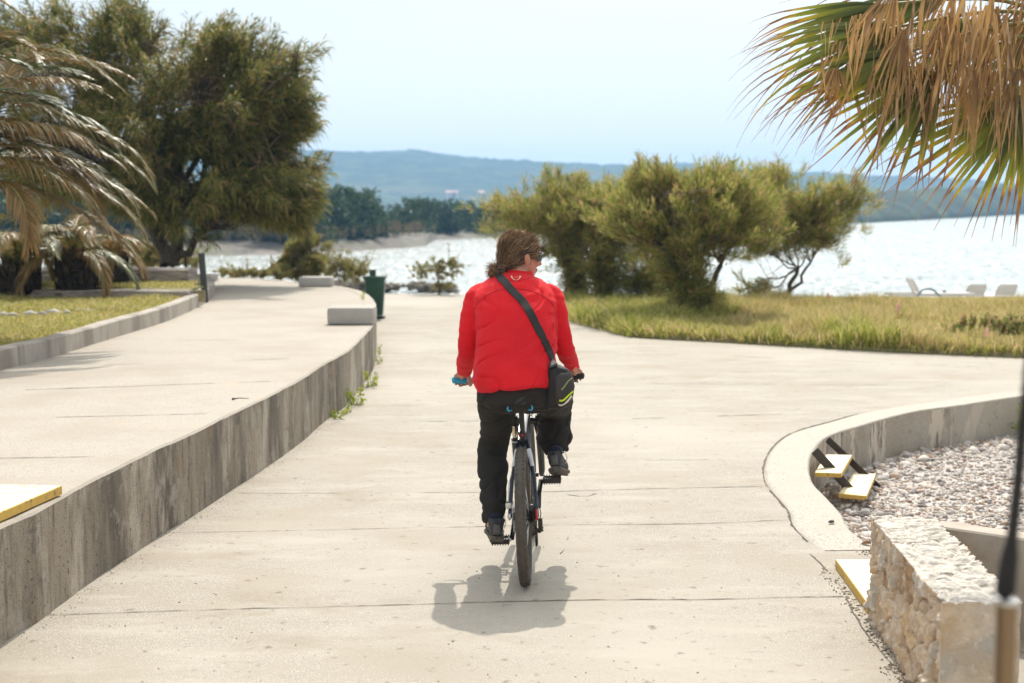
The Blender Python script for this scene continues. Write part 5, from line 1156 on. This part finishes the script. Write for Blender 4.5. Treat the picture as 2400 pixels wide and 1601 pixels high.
shrub('sapling', V(1028, 690, 29.5), [blob(1030, 630, 29.5, 60, 26, .3, 1), blob(1075, 620, 29.5, 30, 20, .2, .4), blob(985, 640, 29.5, 26, 14, .2, .3), blob(1035, 672, 29.5, 24, 10, .2, .3)], 'small thin-leaved sapling standing at the far end of the path', 'sapling', leaf=M_shr, ncl=70, per=26, clr=.08, ln=.05, wd=.012, trunkr=.028, spikes=16, trunks=[(V(1030, 610, 29.5), .02)])
# ---- grass
M_blade = mat('meadow_grass', None, rough=.6, island=[(0, (.24, .24, .06)), (.3, (.44, .40, .12)), (.5, (.58, .46, .19)), (.75, (.66, .48, .26)), (.93, (.74, .58, .36)), (1, (.38, .40, .08))], transl=.5)
M_bladeg = mat('green_grass', None, rough=.6, island=[(0, (.13, .17, .02)), (.3, (.28, .33, .045)), (.55, (.45, .45, .07)), (.75, (.58, .48, .18)), (1, (.72, .58, .32))], transl=.5)
def grass(name, pts, h, w_, m_, lean=.35, parent=None, curve=True):
    """pts: array x,y,z,hscale"""
    p = np.array(pts); n = len(p); a = rng.random(n)*6.283; hh = h*p[:, 3]*(.55+.9*rng.random(n)); ww = w_*(.6+.8*rng.random(n))
    s_ = np.stack([np.cos(a), np.sin(a), np.zeros(n)], 1); ln_ = rng.normal(size=(n, 2))*lean
    b0 = p[:, :3]; mid = b0+np.stack([ln_[:, 0]*hh*.35, ln_[:, 1]*hh*.35, hh*.6], 1); tip = b0+np.stack([ln_[:, 0]*hh, ln_[:, 1]*hh, hh*.98], 1)
    vs = np.stack([b0-s_*ww[:, None]/2, b0+s_*ww[:, None]/2, mid+s_*ww[:, None]*.38, mid-s_*ww[:, None]*.38, tip], 1).reshape(-1, 3); k = np.arange(n)[:, None]*5
    return mesh_np(name, vs, quads=k+np.array([[0, 1, 2, 3]]), tris=k+np.array([[3, 2, 4]]), mats=m_, parent=parent)
mp_ = [(v[0], v[1]) for v in mead]; A_, G_ = [], []
fn = mnoise.noise
while len(A_)+len(G_) < 150000:
    y = random.uniform(16.5, 27.7); x = random.uniform(.6, .40*y+1.2)
    if not inside(mp_, x, y): continue
    g_ = fn(Vector((x*.55, y*.35, 2)))+.5*fn(Vector((x*2, y*1.3, 8))); far = (y-16.5)/11
    edge = max(0, 1-(y-(P(0+1200+x*FPX/y, 0+480+1, 0).y if False else 17.2))/3)
    green = g_ > (.62 if x > 3.6 else .05) or (x < 3.2 and y < 24 and random.random() < .4) or random.random() < .05
    hs_ = 1.0+.9*max(0, g_)+(.5 if (3 < x < 6.5 and g_ > .0) else 0)-(.45 if y > 25.5 and x > 5 else 0)
    if y > 27: hs_ *= .35
    hs_ *= .55+.6*min(1, max(0, fn(Vector((x*1.1, y*1.1, 30)))+.5))
    (G_ if green else A_).append((x, y, .045, hs_))
tag(grass('dry_grass', A_, .135, .012, M_blade), kind='stuff'); tag(grass('meadow_grass', G_, .155, .013, M_bladeg, lean=.45), kind='stuff')
# lush low weeds near the first trees and at the path edge
W_ = []
edge_px = far_px[1:12]
el_ = resample(catmull([P(x, y, 0) for x, y in edge_px], 4), .03)
for p in el_:
    for _ in range(14):
        d = abs(random.gauss(0, .22)); W_.append((p.x+random.gauss(0, .06)+ (.5*d if p.x < 3 else 0), p.y+d*.9-.03, .02, .5+.5*random.random()))
for _ in range(9000):
    q_ = P(random.uniform(1330, 1620), random.uniform(700, 765), .05)
    if inside(mp_, q_.x, q_.y) and fn(q_*1.2) > -.15: W_.append((q_.x, q_.y, .04, .9+random.random()*.8))
tag(grass('edge_weeds', W_, .13, .018, M_bladeg, lean=.7), kind='stuff')
# lawn grass, short
Lp_ = []; l1 = [(v[0], v[1]) for v in lawn1]; l2 = [(v[0], v[1]) for v in lawn2]
while len(Lp_) < 70000:
    y = random.uniform(9.5, 18.6); x = random.uniform(-.40*y-1, -3.5)
    if not inside(l1, x, y): continue
    dark = y > 16.3; bare = fn(Vector((x*.8, y*.6, 4))) < -.28
    if bare and random.random() < .8: continue
    Lp_.append((x, y, lz-.005, (.8+.8*max(0, fn(Vector((x*1.3, y, 6)))))*(1.5 if dark else 1)))
n2 = 0
while n2 < 14000:
    y = random.uniform(yB+.2, yA+1); x = random.uniform(-10, xA+1)
    if inside(l2, x, y): Lp_.append((x, y, .75, .7)); n2 += 1
random.shuffle(Lp_); kd = int(len(Lp_)*.5)
tag(grass('lawn_grass', Lp_[kd:], .055, .009, M_bladeg, lean=.6), kind='stuff'); tag(grass('dry_lawn_grass', Lp_[:kd], .05, .010, M_blade, lean=.8), kind='stuff')
# pink flowers in the meadow
M_pink = mat('pink_petals', (.75, .28, .40), rough=.6)
for i, (x, y, lab) in enumerate(((2107, 716, 'tallest pink flower spike in the meadow below the leftmost lounger'), (2104, 727, 'short pink flower just under the tall pink spike'), (1943, 692, 'small red flower at the far edge of the meadow beside the rightmost tamarisk'), (2313, 781, 'pale pink flower over the green clump at the right edge of the meadow'))):
    q_ = P(x, y, .34); z = MB()
    for k in range(9): z.ball(q_+Vector((random.uniform(-.02, .02), 0, .05-.012*k)), (.011, .011, .010), seg=6)
    fo = z.build('flower', M_pink if i != 2 else M_red); z = MB(); z.tube([(q_.x, q_.y, .03), q_], .004, n=4); z.build('stem', M_bladeg, fo); tag(fo, lab, 'flower')
# weeds at the foot of the retaining wall
def weed(px, py, sx, sy, n_, lab, z0=0.0):
    q_ = P(px, py, z0); k_ = q_.y/FPX; r_ = empty('weed', q_, label=lab, cat='weed', group='weeds at the foot of the retaining wall'); cl_ = []
    for _ in range(n_): 
        o_ = Vector((random.uniform(-.5, .5)*sx*k_, random.uniform(-.10, .10), random.random()*sy*k_)); cl_.append((o_, (o_+Vector((0, 0, .05))).normalized(), .03))
    cl_ = cl_[:max(4, int(len(cl_)*.6))]; wisps('leaves', cl_, 12, .030, .011, M_weed, r_, up=.3, droop=.3)
    z = MB()
    for o_, d, _ in cl_: z.tube([q_+Vector((o_.x*.3, 0, 0)), q_+o_], [.003, .0015], n=4)
    z.build('stems', M_weed, r_)
M_weed = leafmat('weed_leaves', [(0, (.16, .24, .02)), (.6, (.34, .42, .03)), (1, (.50, .50, .08))], .5)
weed(868, 906, 34, 30, 26, 'bright green leafy weed where the retaining wall turns'); weed(830, 950, 40, 34, 28, 'largest bright green weed at the foot of the retaining wall'); weed(788, 978, 46, 14, 16, 'low spreading weed nearest the camera at the wall foot'); weed(886, 852, 12, 34, 12, 'thin upright yellowish weed at the wall corner below the concrete block'); weed(812, 968, 12, 14, 8, 'tiny weed between the large and the low spreading ones'); weed(2392, 1010, 40, 60, 30, 'green tuft growing at the right end of the pale kerb wall', -.3)
weed(850, 702, 8, 10, 6, 'tiny yellow weed at the far rim of the terrace', TZ)
# green clump at the right edge of the meadow
q_ = P(2330, 800, .05); r_ = empty('leafy_plant', q_, label='dark green leafy plant at the right edge of the meadow beside the path', cat='plant')
wisps('leaves', [(Vector((random.gauss(0, .28), random.gauss(0, .15), random.uniform(.03, .24))), Vector((0, 0, 1)), .06) for _ in range(60)], 26, .07, .03, M_shr, r_)
# ---- far pine wood
M_pine = leafmat('pine_foliage', [(0, (.022, .045, .018)), (.5, (.05, .085, .03)), (1, (.10, .14, .045))], .3)
PC = []
def pineY(px): return lerpl([(-300, 118), (700, 122), (900, 140), (1010, 168), (1100, 176), (1420, 188)], px)
for i in range(420):
    px = random.uniform(-300, 1420); Yp = pineY(px)+random.random()**1.3*(60 if px > 860 else 32)
    top = lerpl([(-300, 430), (500, 440), (700, 428), (760, 436), (790, 430), (835, 442), (850, 438), (880, 462), (930, 468), (1000, 462), (1060, 464), (1100, 470), (1420, 474)], px)+random.uniform(0, 1)**1.5*60
    ztop = V(px, top, Yp).z; x = (px-1200)/FPX*Yp; rr = random.uniform(1.1, 2.0)*(1.3 if px < 870 else 1)
    zb = -1.6
    for _ in range(int(12+max(0, ztop-zb)*2.2)):
        zz = random.uniform(zb, ztop-.3); f_ = 1-.45*max(0, (zz-(ztop-2.5))/2.5)
        PC.append((Vector((x+random.gauss(0, rr*.45*f_), Yp+random.gauss(0, rr*.4*f_), zz)), Vector((random.gauss(0, .5), -.4, .6)).normalized(), .55*f_+.1))
tag(wisps('pine_wood', PC, 26, .42, .26, M_pine, None, seg2=False, up=.2), kind='stuff')
SC = []
for i in range(420):   # scrub on the rocky shore
    px = random.uniform(-100, 1000); s_ = random.random(); q_ = P(px, lerpl(wline, px), WZ); q_ = q_+Vector((q_.x, q_.y, 0)).normalized()*(4+s_*45)
    for _ in range(5): SC.append((q_+Vector((random.gauss(0, .5), 0, 1.2+s_*.9+random.random()*.5)), Vector((0, 0, 1)), .35))
tag(wisps('shore_scrub', SC, 22, .22, .12, leafmat('scrub', [(0, (.06, .07, .03)), (.6, (.17, .14, .07)), (1, (.3, .2, .12))], .3), None, seg2=False), kind='stuff')
# ================================================================== palms
M_frond = mat('feather_palm_leaflet', None, rough=.42, spec=.55, tramp=[(0, (.09, .12, .025)), (.45, (.15, .155, .04)), (.7, (.26, .17, .055)), (1, (.36, .22, .08))], tvar=.5, transl=.4)
M_frondg = mat('grey_green_leaflet', None, rough=.42, spec=.7, tramp=[(0, (.08, .12, .04)), (.5, (.15, .17, .06)), (1, (.28, .20, .08))], tvar=.4, transl=.3)
M_rachis = mat('palm_midrib', (.26, .22, .07), [(3, (.32, .17, .06), .45, .6)], rough=.5)
M_ptrunk = mat('palm_trunk', (.055, .038, .026), [(12, (.12, .08, .05), .5, .7, 5), (6, (.025, .018, .013), .45, .6)], rough=.95, bump=[(18, 1, .04)])
def frond(parent, pts, name='frond', lw=.020, ll=.42, n=70, m_=None, sag=.5, dry=0.0, seed=0):
    """feather palm leaf: curved midrib with two rows of narrow folded leaflets"""
    r_ = random.Random(seed); pts = catmull(pts, 10); L_ = sum((b-a).length for a, b in zip(pts, pts[1:])); rs = resample(pts, L_/(n+1)); k = len(rs)
    vs, qs, ta = [], [], []
    mi_ = chain(parent).inverted()
    for i in range(2, k-1):
        t_ = i/(k-1); p = rs[i]; tg = (rs[min(i+1, k-1)]-rs[i-1]).normalized(); sd_ = tg.cross(Vector((0, 0, 1)))
        if sd_.length < .05: sd_ = Vector((1, 0, 0))
        sd_.normalize(); up = sd_.cross(tg).normalized()
        for s_ in (-1, 1):
            l_ = ll*(.35+1.1*math.sin(math.pi*min(1, .12+t_*.88))**.7)*r_.uniform(.8, 1.15)*(1 if t_ < .9 else .7)
            d = (sd_*s_*(.85-.45*t_)+tg*(.55+.5*t_)+up*(.32+r_.uniform(-.12, .2))).normalized(); w_ = lw*r_.uniform(.7, 1.1)
            q_ = p.copy(); wv = d.cross(up).normalized() if abs(d.dot(up)) < .98 else sd_; wv = (wv+up*r_.uniform(-.5, .5)).normalized(); b0 = len(vs); dd = d.copy(); ns = 4
            dryk = min(1, dry+r_.uniform(-.2, .2))
            for j in range(ns+1):
                f_ = j/ns; wd = w_*(1, 1, .8, .5, .08)[j]
                vs += [mi_ @ (q_-wv*wd/2), mi_ @ (q_+wv*wd/2)]; ta += [min(1, max(0, dryk+f_*.45))]*2
                dd = (dd+Vector((0, 0, -1))*sag*.28*(1+f_)+Vector((r_.uniform(-.06, .06), r_.uniform(-.06, .06), 0))).normalized(); q_ = q_+dd*l_/ns
            qs += [(b0+2*j, b0+2*j+1, b0+2*j+3, b0+2*j+2) for j in range(ns)]
    fo = mesh_np(name, [tuple(v) for v in vs], quads=qs, mats=m_ or M_frond, parent=parent, tattr=ta)
    z = MB(); z.tube(rs, [.018*(1-.85*i/(k-1))+.003 for i in range(k)], n=6); z.build('midrib', M_rachis, fo, smooth=True) if False else None
    mb_ = [mi_ @ Vector(v) for v in z.v]; o = mesh_np('midrib', [tuple(v) for v in mb_], faces=z.f, mats=M_rachis, parent=fo, smooth=True)
    return fo
def palm(name_l, base, h, r0, arcs, lab, dry, seed, stub=True):
    root = empty('date_palm', base, label=lab, cat='palm', group='date palms on the lawn'); z = MB(); n = 14
    pts = [base+Vector((0, 0, -.05+h*i/n)) for i in range(n+1)]; z.tube(pts, [r0*(1.1+.12*(i % 2)-.15*i/n) for i in range(n+1)], n=16)
    rr = random.Random(seed)
    for i in range(90):      # old leaf bases
        a = rr.uniform(0, 6.28); zz = rr.uniform(.02, h); d = Vector((math.cos(a), math.sin(a), 0)); c_ = base+d*r0*.95+Vector((0, 0, zz))
        z.tube([c_, c_+d*.07+Vector((0, 0, .07)), c_+d*.10+Vector((0, 0, .16))], [.045, .032, .012], n=5)
    z.build('trunk', M_ptrunk, root); top = base+Vector((0, 0, h))
    for i, (pts_, m_, ll, dr_, sg) in enumerate(arcs):
        frond(root, [top+Vector((0, 0, -.1))]+pts_ if stub else pts_, ll=ll, dry=dr_, m_=m_, sag=sg, seed=seed*100+i, n=135 if ll > .2 else 90)
    return root
# nearest palm: its trunk stands outside the frame on the left, its arching fronds come in
YP = 13.2
ptop = V(-130, 420, YP); pb0 = Vector((ptop.x, YP, lz))
def arc(*px, Y=YP): return [V(x, y, Y+dy) for x, y, dy in px]
F, Gg = M_frond, M_frondg
arcs = [(arc((-60, 20, .2), (60, 38, .3), (95, 50, .3)), F, .16, .4, .6),
        (arc((-40, 110, .1), (90, 115, .2), (180, 135, .2), (250, 180, .2), (300, 222, .2)), F, .20, .4, .55),
        (arc((-40, 150, .3), (60, 155, .4), (150, 165, .4), (215, 185, .4)), Gg, .24, .1, .5),
        (arc((-60, 190, .0), (40, 185, .0), (120, 182, -.1), (190, 190, -.1), (240, 205, -.1)), F, .20, .6, .9),
        (arc((-50, 235, .3), (40, 220, .4), (110, 240, .5), (165, 285, .5)), Gg, .26, .0, .4),
        (arc((-40, 255, 0), (50, 243, 0), (130, 265, 0), (220, 305, 0), (300, 345, 0), (345, 400, 0), (366, 450, 0)), F, .22, .35, .7),
        (arc((-60, 300, -.2), (40, 290, -.3), (130, 300, -.4), (190, 325, -.4), (230, 360, -.4)), F, .26, .6, .9),
        (arc((-60, 350, .1), (60, 345, .1), (160, 375, .1), (240, 420, .1), (300, 465, .1), (322, 500, .1)), F, .24, .3, .6),
        (arc((-60, 380, -.3), (40, 375, -.4), (110, 400, -.5), (180, 445, -.5), (230, 500, -.5), (262, 545, -.5)), F, .26, .5, .8),
        (arc((-60, 430, -.4), (10, 430, -.5), (50, 470, -.7), (66, 540, -.8), (64, 600, -.8)), F, .24, .7, .9),
        (arc((-60, 425, .2), (60, 440, .2), (160, 480, .2), (250, 535, .2), (305, 585, .2), (330, 640, .2)), F, .26, .55, .8),
        (arc((-80, 330, .5), (60, 330, .6), (180, 395, .7), (260, 470, .8)), F, .24, .4, .7),
        (arc((-200, 200, -.5), (-260, 200, -1), (-330, 300, -1.4)), F, .28, .4, .6), (arc((-200, 180, .8), (-180, 100, 1.6), (-150, 140, 2.4)), F, .28, .4, .6), (arc((-300, 260, .3), (-420, 330, .6), (-480, 450, .8)), F, .28, .4, .6)]
extra = []
for k_, (a, b_) in enumerate(((4, 5), (5, 7), (6, 7), (7, 8), (8, 10), (7, 10), (3, 4), (1, 3), (8, 9))):
    A1, B1 = catmull(arcs[a][0], 6), catmull(arcs[b_][0], 6); m1 = min(len(A1), len(B1)); mix = [A1[int(i*(len(A1)-1)/8)].lerp(B1[int(i*(len(B1)-1)/8)], .5)+Vector((0, .35+.1*k_, .02*k_)) for i in range(9)]
    extra.append((mix[:8 if k_ % 2 else 9], F if k_ % 3 else Gg, .22, .15+.06*k_, .6))
arcs += extra
arcs = [(a[0], a[1], a[2]*1.15, a[3], a[4]) for a in arcs]
palm('a', pb0, ptop.z-lz, .22, arcs, 'nearest date palm with brown and green arching fronds entering at the left edge', .3, 11)
# two short palms on the lawn with visible dark trunks
def ring_fronds(top, n, L_, el, seed, dry, ll, back=0):
    r_ = random.Random(seed); o = []
    for i in range(n):
        a = 6.283*i/n+r_.uniform(-.2, .2); e = R(r_.uniform(*el)); l_ = L_*r_.uniform(.8, 1.1); d = Vector((math.cos(a), math.sin(a), 0)); p = top.copy(); pts = []; ang = e
        for k in range(4): p = p+(d*math.cos(ang)+Vector((0, 0, math.sin(ang))))*l_/4; pts.append(p.copy()); ang -= r_.uniform(.45, .62)
        o.append((pts, F if r_.random() < .75 else Gg, ll, dry+r_.uniform(-.2, .3), .8))
    return o
tb_ = P(45, 702, lz); t1 = tb_+Vector((0, 0, .42)); arcs = ring_fronds(t1, 12, 1.5, (25, 70), 21, .25, .20)
palm('b', tb_, .42, .20, arcs, 'short date palm with a squat dark trunk at the left edge of the lawn', .5, 21)
tb_ = P(185, 700, lz); t2 = tb_+Vector((-.05, 0, .55)); arcs = ring_fronds(t2, 11, 1.35, (10, 65), 31, .35, .20)
palm('c', tb_, .55, .21, arcs, 'date palm with dark trunk in front of the stone edging, drooping brown fronds', .6, 31)
tb_ = P(250, 690, lz); t3 = tb_+Vector((0, 0, .55)); arcs = ring_fronds(t3, 9, 1.0, (0, 55), 41, .5, .18)
palm('d', tb_, .42, .22, arcs, 'rightmost date palm trunk on the lawn, half hidden by hanging dead fronds', .7, 41)

# ---- fan palm at the upper right: stands outside the frame, its crown hangs in
M_fan = mat('fan_leaf', None, rough=.5, spec=.5, transl=.45, tvar=.38,
            tramp=[(0, (.04, .055, .015)), (.30, (.12, .15, .025)), (.58, (.27, .29, .035)), (.70, (.52, .38, .03)), (.76, (.50, .23, .03)), (.83, (.24, .11, .045)), (1, (.36, .21, .13))])
M_fandry = mat('dry_fan_leaf', None, [(5, (.14, .075, .035), .50, .66, 4, (1, 1, .3)), (9, (.55, .40, .24), .60, .7, 3, (1, 1, .2))], rough=.5, spec=.5, transl=.38, tvar=.7, tramp=[(0, (.22, .12, .05)), (.25, (.50, .30, .11)), (.5, (.38, .21, .075)), (.75, (.62, .40, .17)), (1, (.42, .32, .26))])
M_petiole = mat('fan_petiole', (.16, .16, .04), [(5, (.25, .14, .05), .45, .6)], rough=.5)
YF = 6.35
crown = V(2640, 60, YF); fb = Vector((crown.x, YF, -.36))
fan = empty('fan_palm', fb, label='fan palm with shaggy brown dead leaf tips hanging into the upper right corner', cat='palm')
z = MB(); z.tube([fb+Vector((0, 0, (crown.z+.36)*i/16-.05)) for i in range(17)], [.17+.012*(i % 2) for i in range(17)], n=18)
for i in range(170):
    a = random.uniform(0, 6.28); zz = random.uniform(.1, crown.z+.3); d = Vector((math.cos(a), math.sin(a), 0)); c_ = fb+d*.165+Vector((0, 0, zz)); z.tube([c_, c_+d*.05+Vector((0, 0, .06)), c_+d*.09+Vector((0, 0, .15))], [.035, .025, .01], n=5)
z.build('trunk', M_ptrunk, fan); fmi = chain(fan).inverted()
def fanleaf(hub, mid, nrm, L_, spread, nseg, w_, dry=0.0, droop=.12, tipdroop=.5, seed=0, name='fan_leaf', m_=None, t0=0.0, pet=True):
    """hub: where the segments meet; mid: middle direction; nrm: leaf plane normal"""
    r_ = random.Random(seed); mid = mid.normalized(); nrm = (nrm-mid*nrm.dot(mid)).normalized(); sd_ = mid.cross(nrm).normalized(); vs, qs, ta = [], [], []
    for i in range(nseg):
        a = spread*((i+.5)/nseg-.5)+r_.uniform(-.03, .03); d = (mid*math.cos(a)+sd_*math.sin(a)+nrm*r_.uniform(-.09, .09)).normalized()
        l_ = L_*(1-.22*abs(a/spread*2)**2)*r_.uniform(.86, 1.08); ns = 11; p = hub+d*.02; wv = d.cross(nrm).normalized(); b0 = len(vs); dd = d.copy(); tip_t = r_.uniform(.55, .75); fold = nrm*.22
        bend = r_.random() < .35+dry*.4; twist = r_.uniform(-.5, .5)
        for j in range(ns+1):
            f_ = j/ns; prof_ = w_*min(1, .2+f_*3.4)*(1 if f_ < .30 else max(.05, (1-(f_-.30)/.70)**1.25))
            wq = (wv*math.cos(twist*f_)+nrm*math.sin(twist*f_)); vs += [p-wq*prof_/2, p+fold*prof_*.5, p+wq*prof_/2]; tt = min(1, max(0, t0+f_*(.95 if f_ < tip_t else 1.15)+dry)); ta += [tt]*3
            k_ = droop*.10*(1+f_)
            if f_ > tip_t: k_ += tipdroop*.30*(1.8 if bend else .45)
            dd = (dd+Vector((0, 0, -1))*k_+Vector((r_.uniform(-1, 1), r_.uniform(-1, 1), r_.uniform(-1, 1)))*(.02+.05*max(0, f_-.6))).normalized(); p = p+dd*l_/ns
        for j in range(ns):
            k = b0+3*j; qs += [(k, k+1, k+4, k+3), (k+1, k+2, k+5, k+4)]
    fo = mesh_np(name, [tuple(fmi @ v) for v in vs], quads=qs, mats=m_ or M_fan, parent=fan, tattr=ta)
    if pet:
        z = MB(); z.tube(catmull([crown+Vector((0, 0, -.1)), crown.lerp(hub, .5)+Vector((0, 0, .06)), hub, hub+mid*.08], 5), [.016]*8+[.012]*8, n=7, flat=.6)
        mesh_np('petiole', [tuple(fmi @ Vector(v)) for v in z.v], faces=z.f, mats=M_petiole, parent=fo, smooth=True)
    return fo
def fan_px(h, m, L_, spread, n, w_, Y=YF, dY=0.0, seed=0, tiltY=.5, **k):
    """hub and a middle tip given as picture points, turned into a place and a direction at the palm's own distance"""
    hub = V(h[0], h[1], Y); tip = V(m[0], m[1], Y+dY); return fanleaf(hub, tip-hub, Vector((0, -1, tiltY)), L_, R(spread), n, w_, seed=seed, **k)
# green leaves (living), lower ones nearest
fan_px((2200, 165), (1975, 330), .72, 86, 26, .034, dY=-.1, seed=1, droop=.10, tipdroop=.25)
fan_px((2420, 225), (2215, 425), .76, 92, 27, .036, dY=-.1, seed=2, droop=.10, tipdroop=.25, t0=.06)
fan_px((2120, 60), (1800, 170), .86, 60, 24, .028, dY=-.05, seed=3, droop=.25, tipdroop=.35)
fan_px((2080, 10), (1830, 75), .72, 46, 15, .026, Y=YF+.25, seed=4, droop=.22, tipdroop=.45, t0=.1)
fan_px((2260, -40), (1960, 30), .90, 60, 22, .028, Y=YF+.4, seed=5, droop=.15, tipdroop=.3)
fan_px((2150, 115), (1860, 215), .76, 34, 13, .026, Y=YF-.1, seed=12, droop=.2, tipdroop=.4, t0=.15)
fan_px((2330, 60), (2120, 130), .60, 70, 20, .036, Y=YF+.3, seed=6, droop=.2)
fan_px((2480, 60), (2280, 190), .70, 80, 22, .038, Y=YF+.5, seed=7)
# dead leaves folded down, their long brown segments hanging
dd_ = [((2120, 60), (2060, 330), .52, 55), ((2230, 30), (2180, 330), .62, 60), ((2330, 10), (2290, 330), .66, 60), ((2420, 40), (2370, 360), .72, 60), ((2300, 120), (2270, 400), .56, 60), ((2390, 150), (2390, 420), .60, 55), ((1960, 150), (1940, 290), .26, 70), ((2100, -30), (1990, 190), .56, 60), ((2260, -80), (2130, 160), .60, 55), ((2440, -40), (2330, 220), .66, 70)]
for i, (h, m, L_, sp_) in enumerate(dd_):
    fan_px(h, m, L_*.86, sp_*1.1, 14, .0105, Y=YF-.25+.09*(i % 5), dY=.02, seed=40+i, m_=M_fandry, droop=.55, tipdroop=.8, name='dead_fan_leaf', pet=False, dry=.0)
# loose hanging strips and threads
vs, qs, ta = [], [], []
for i in range(480):
    x = random.triangular(1880, 2440, 2300); yv = random.uniform(-20, 230)-(.25*max(0, 2100-x)); yv = max(yv, 60-(x-1880)*.2) if x < 2100 else yv
    p = V(x, yv, YF-.35+random.random()*.5); l_ = random.uniform(.10, .42)*(1 if x > 1980 else .6); d = Vector((random.uniform(-.5, .2), random.uniform(-.2, .2), -1)).normalized(); w_ = random.choice((.002, .003, .005, .008, .012, .016)); sdv = Vector((random.uniform(-1, 1), random.uniform(-.6, .6), 0)).normalized(); b0 = len(vs); ns = 7; tt = random.random()*.5
    cv = random.uniform(-.07, .07)
    for j in range(ns+1):
        f_ = j/ns; ww = w_*(.5+.9*math.sin(math.pi*min(.95, f_+.12)))*(1-.5*f_); vs += [p-sdv*ww/2, p+sdv*ww/2]; ta += [tt+.4*f_]*2
        d = (d+Vector((cv, random.uniform(-.03, .03), -.10))).normalized(); p = p+d*l_/ns
    qs += [(b0+2*j, b0+2*j+1, b0+2*j+3, b0+2*j+2) for j in range(ns)]
tag(mesh_np('hanging_strips', [tuple(fmi @ v) for v in vs], quads=qs, mats=M_fandry, parent=fan, tattr=ta), kind='stuff')
HAZE = 3.9e-4
# ------------------------------------------------------------------ air
hz = MB(); hz.box((0, 1025, 34.5), (3600, 2250, 77)); ho = hz.build('haze', None)
mh = bpy.data.materials.new('haze_air'); mh.use_nodes = True; t = mh.node_tree; t.nodes.clear()
pv = t.nodes.new('ShaderNodeVolumePrincipled'); oo = t.nodes.new('ShaderNodeOutputMaterial')
pv.inputs['Color'].default_value = (.30, .61, 1.0, 1); pv.inputs['Density'].default_value = HAZE; pv.inputs['Anisotropy'].default_value = .1
t.links.new(pv.outputs[0], oo.inputs['Volume']); ho.data.materials.append(mh); tag(ho, kind='stuff')
ho['label'] = 'pale blue sea haze over the bay'
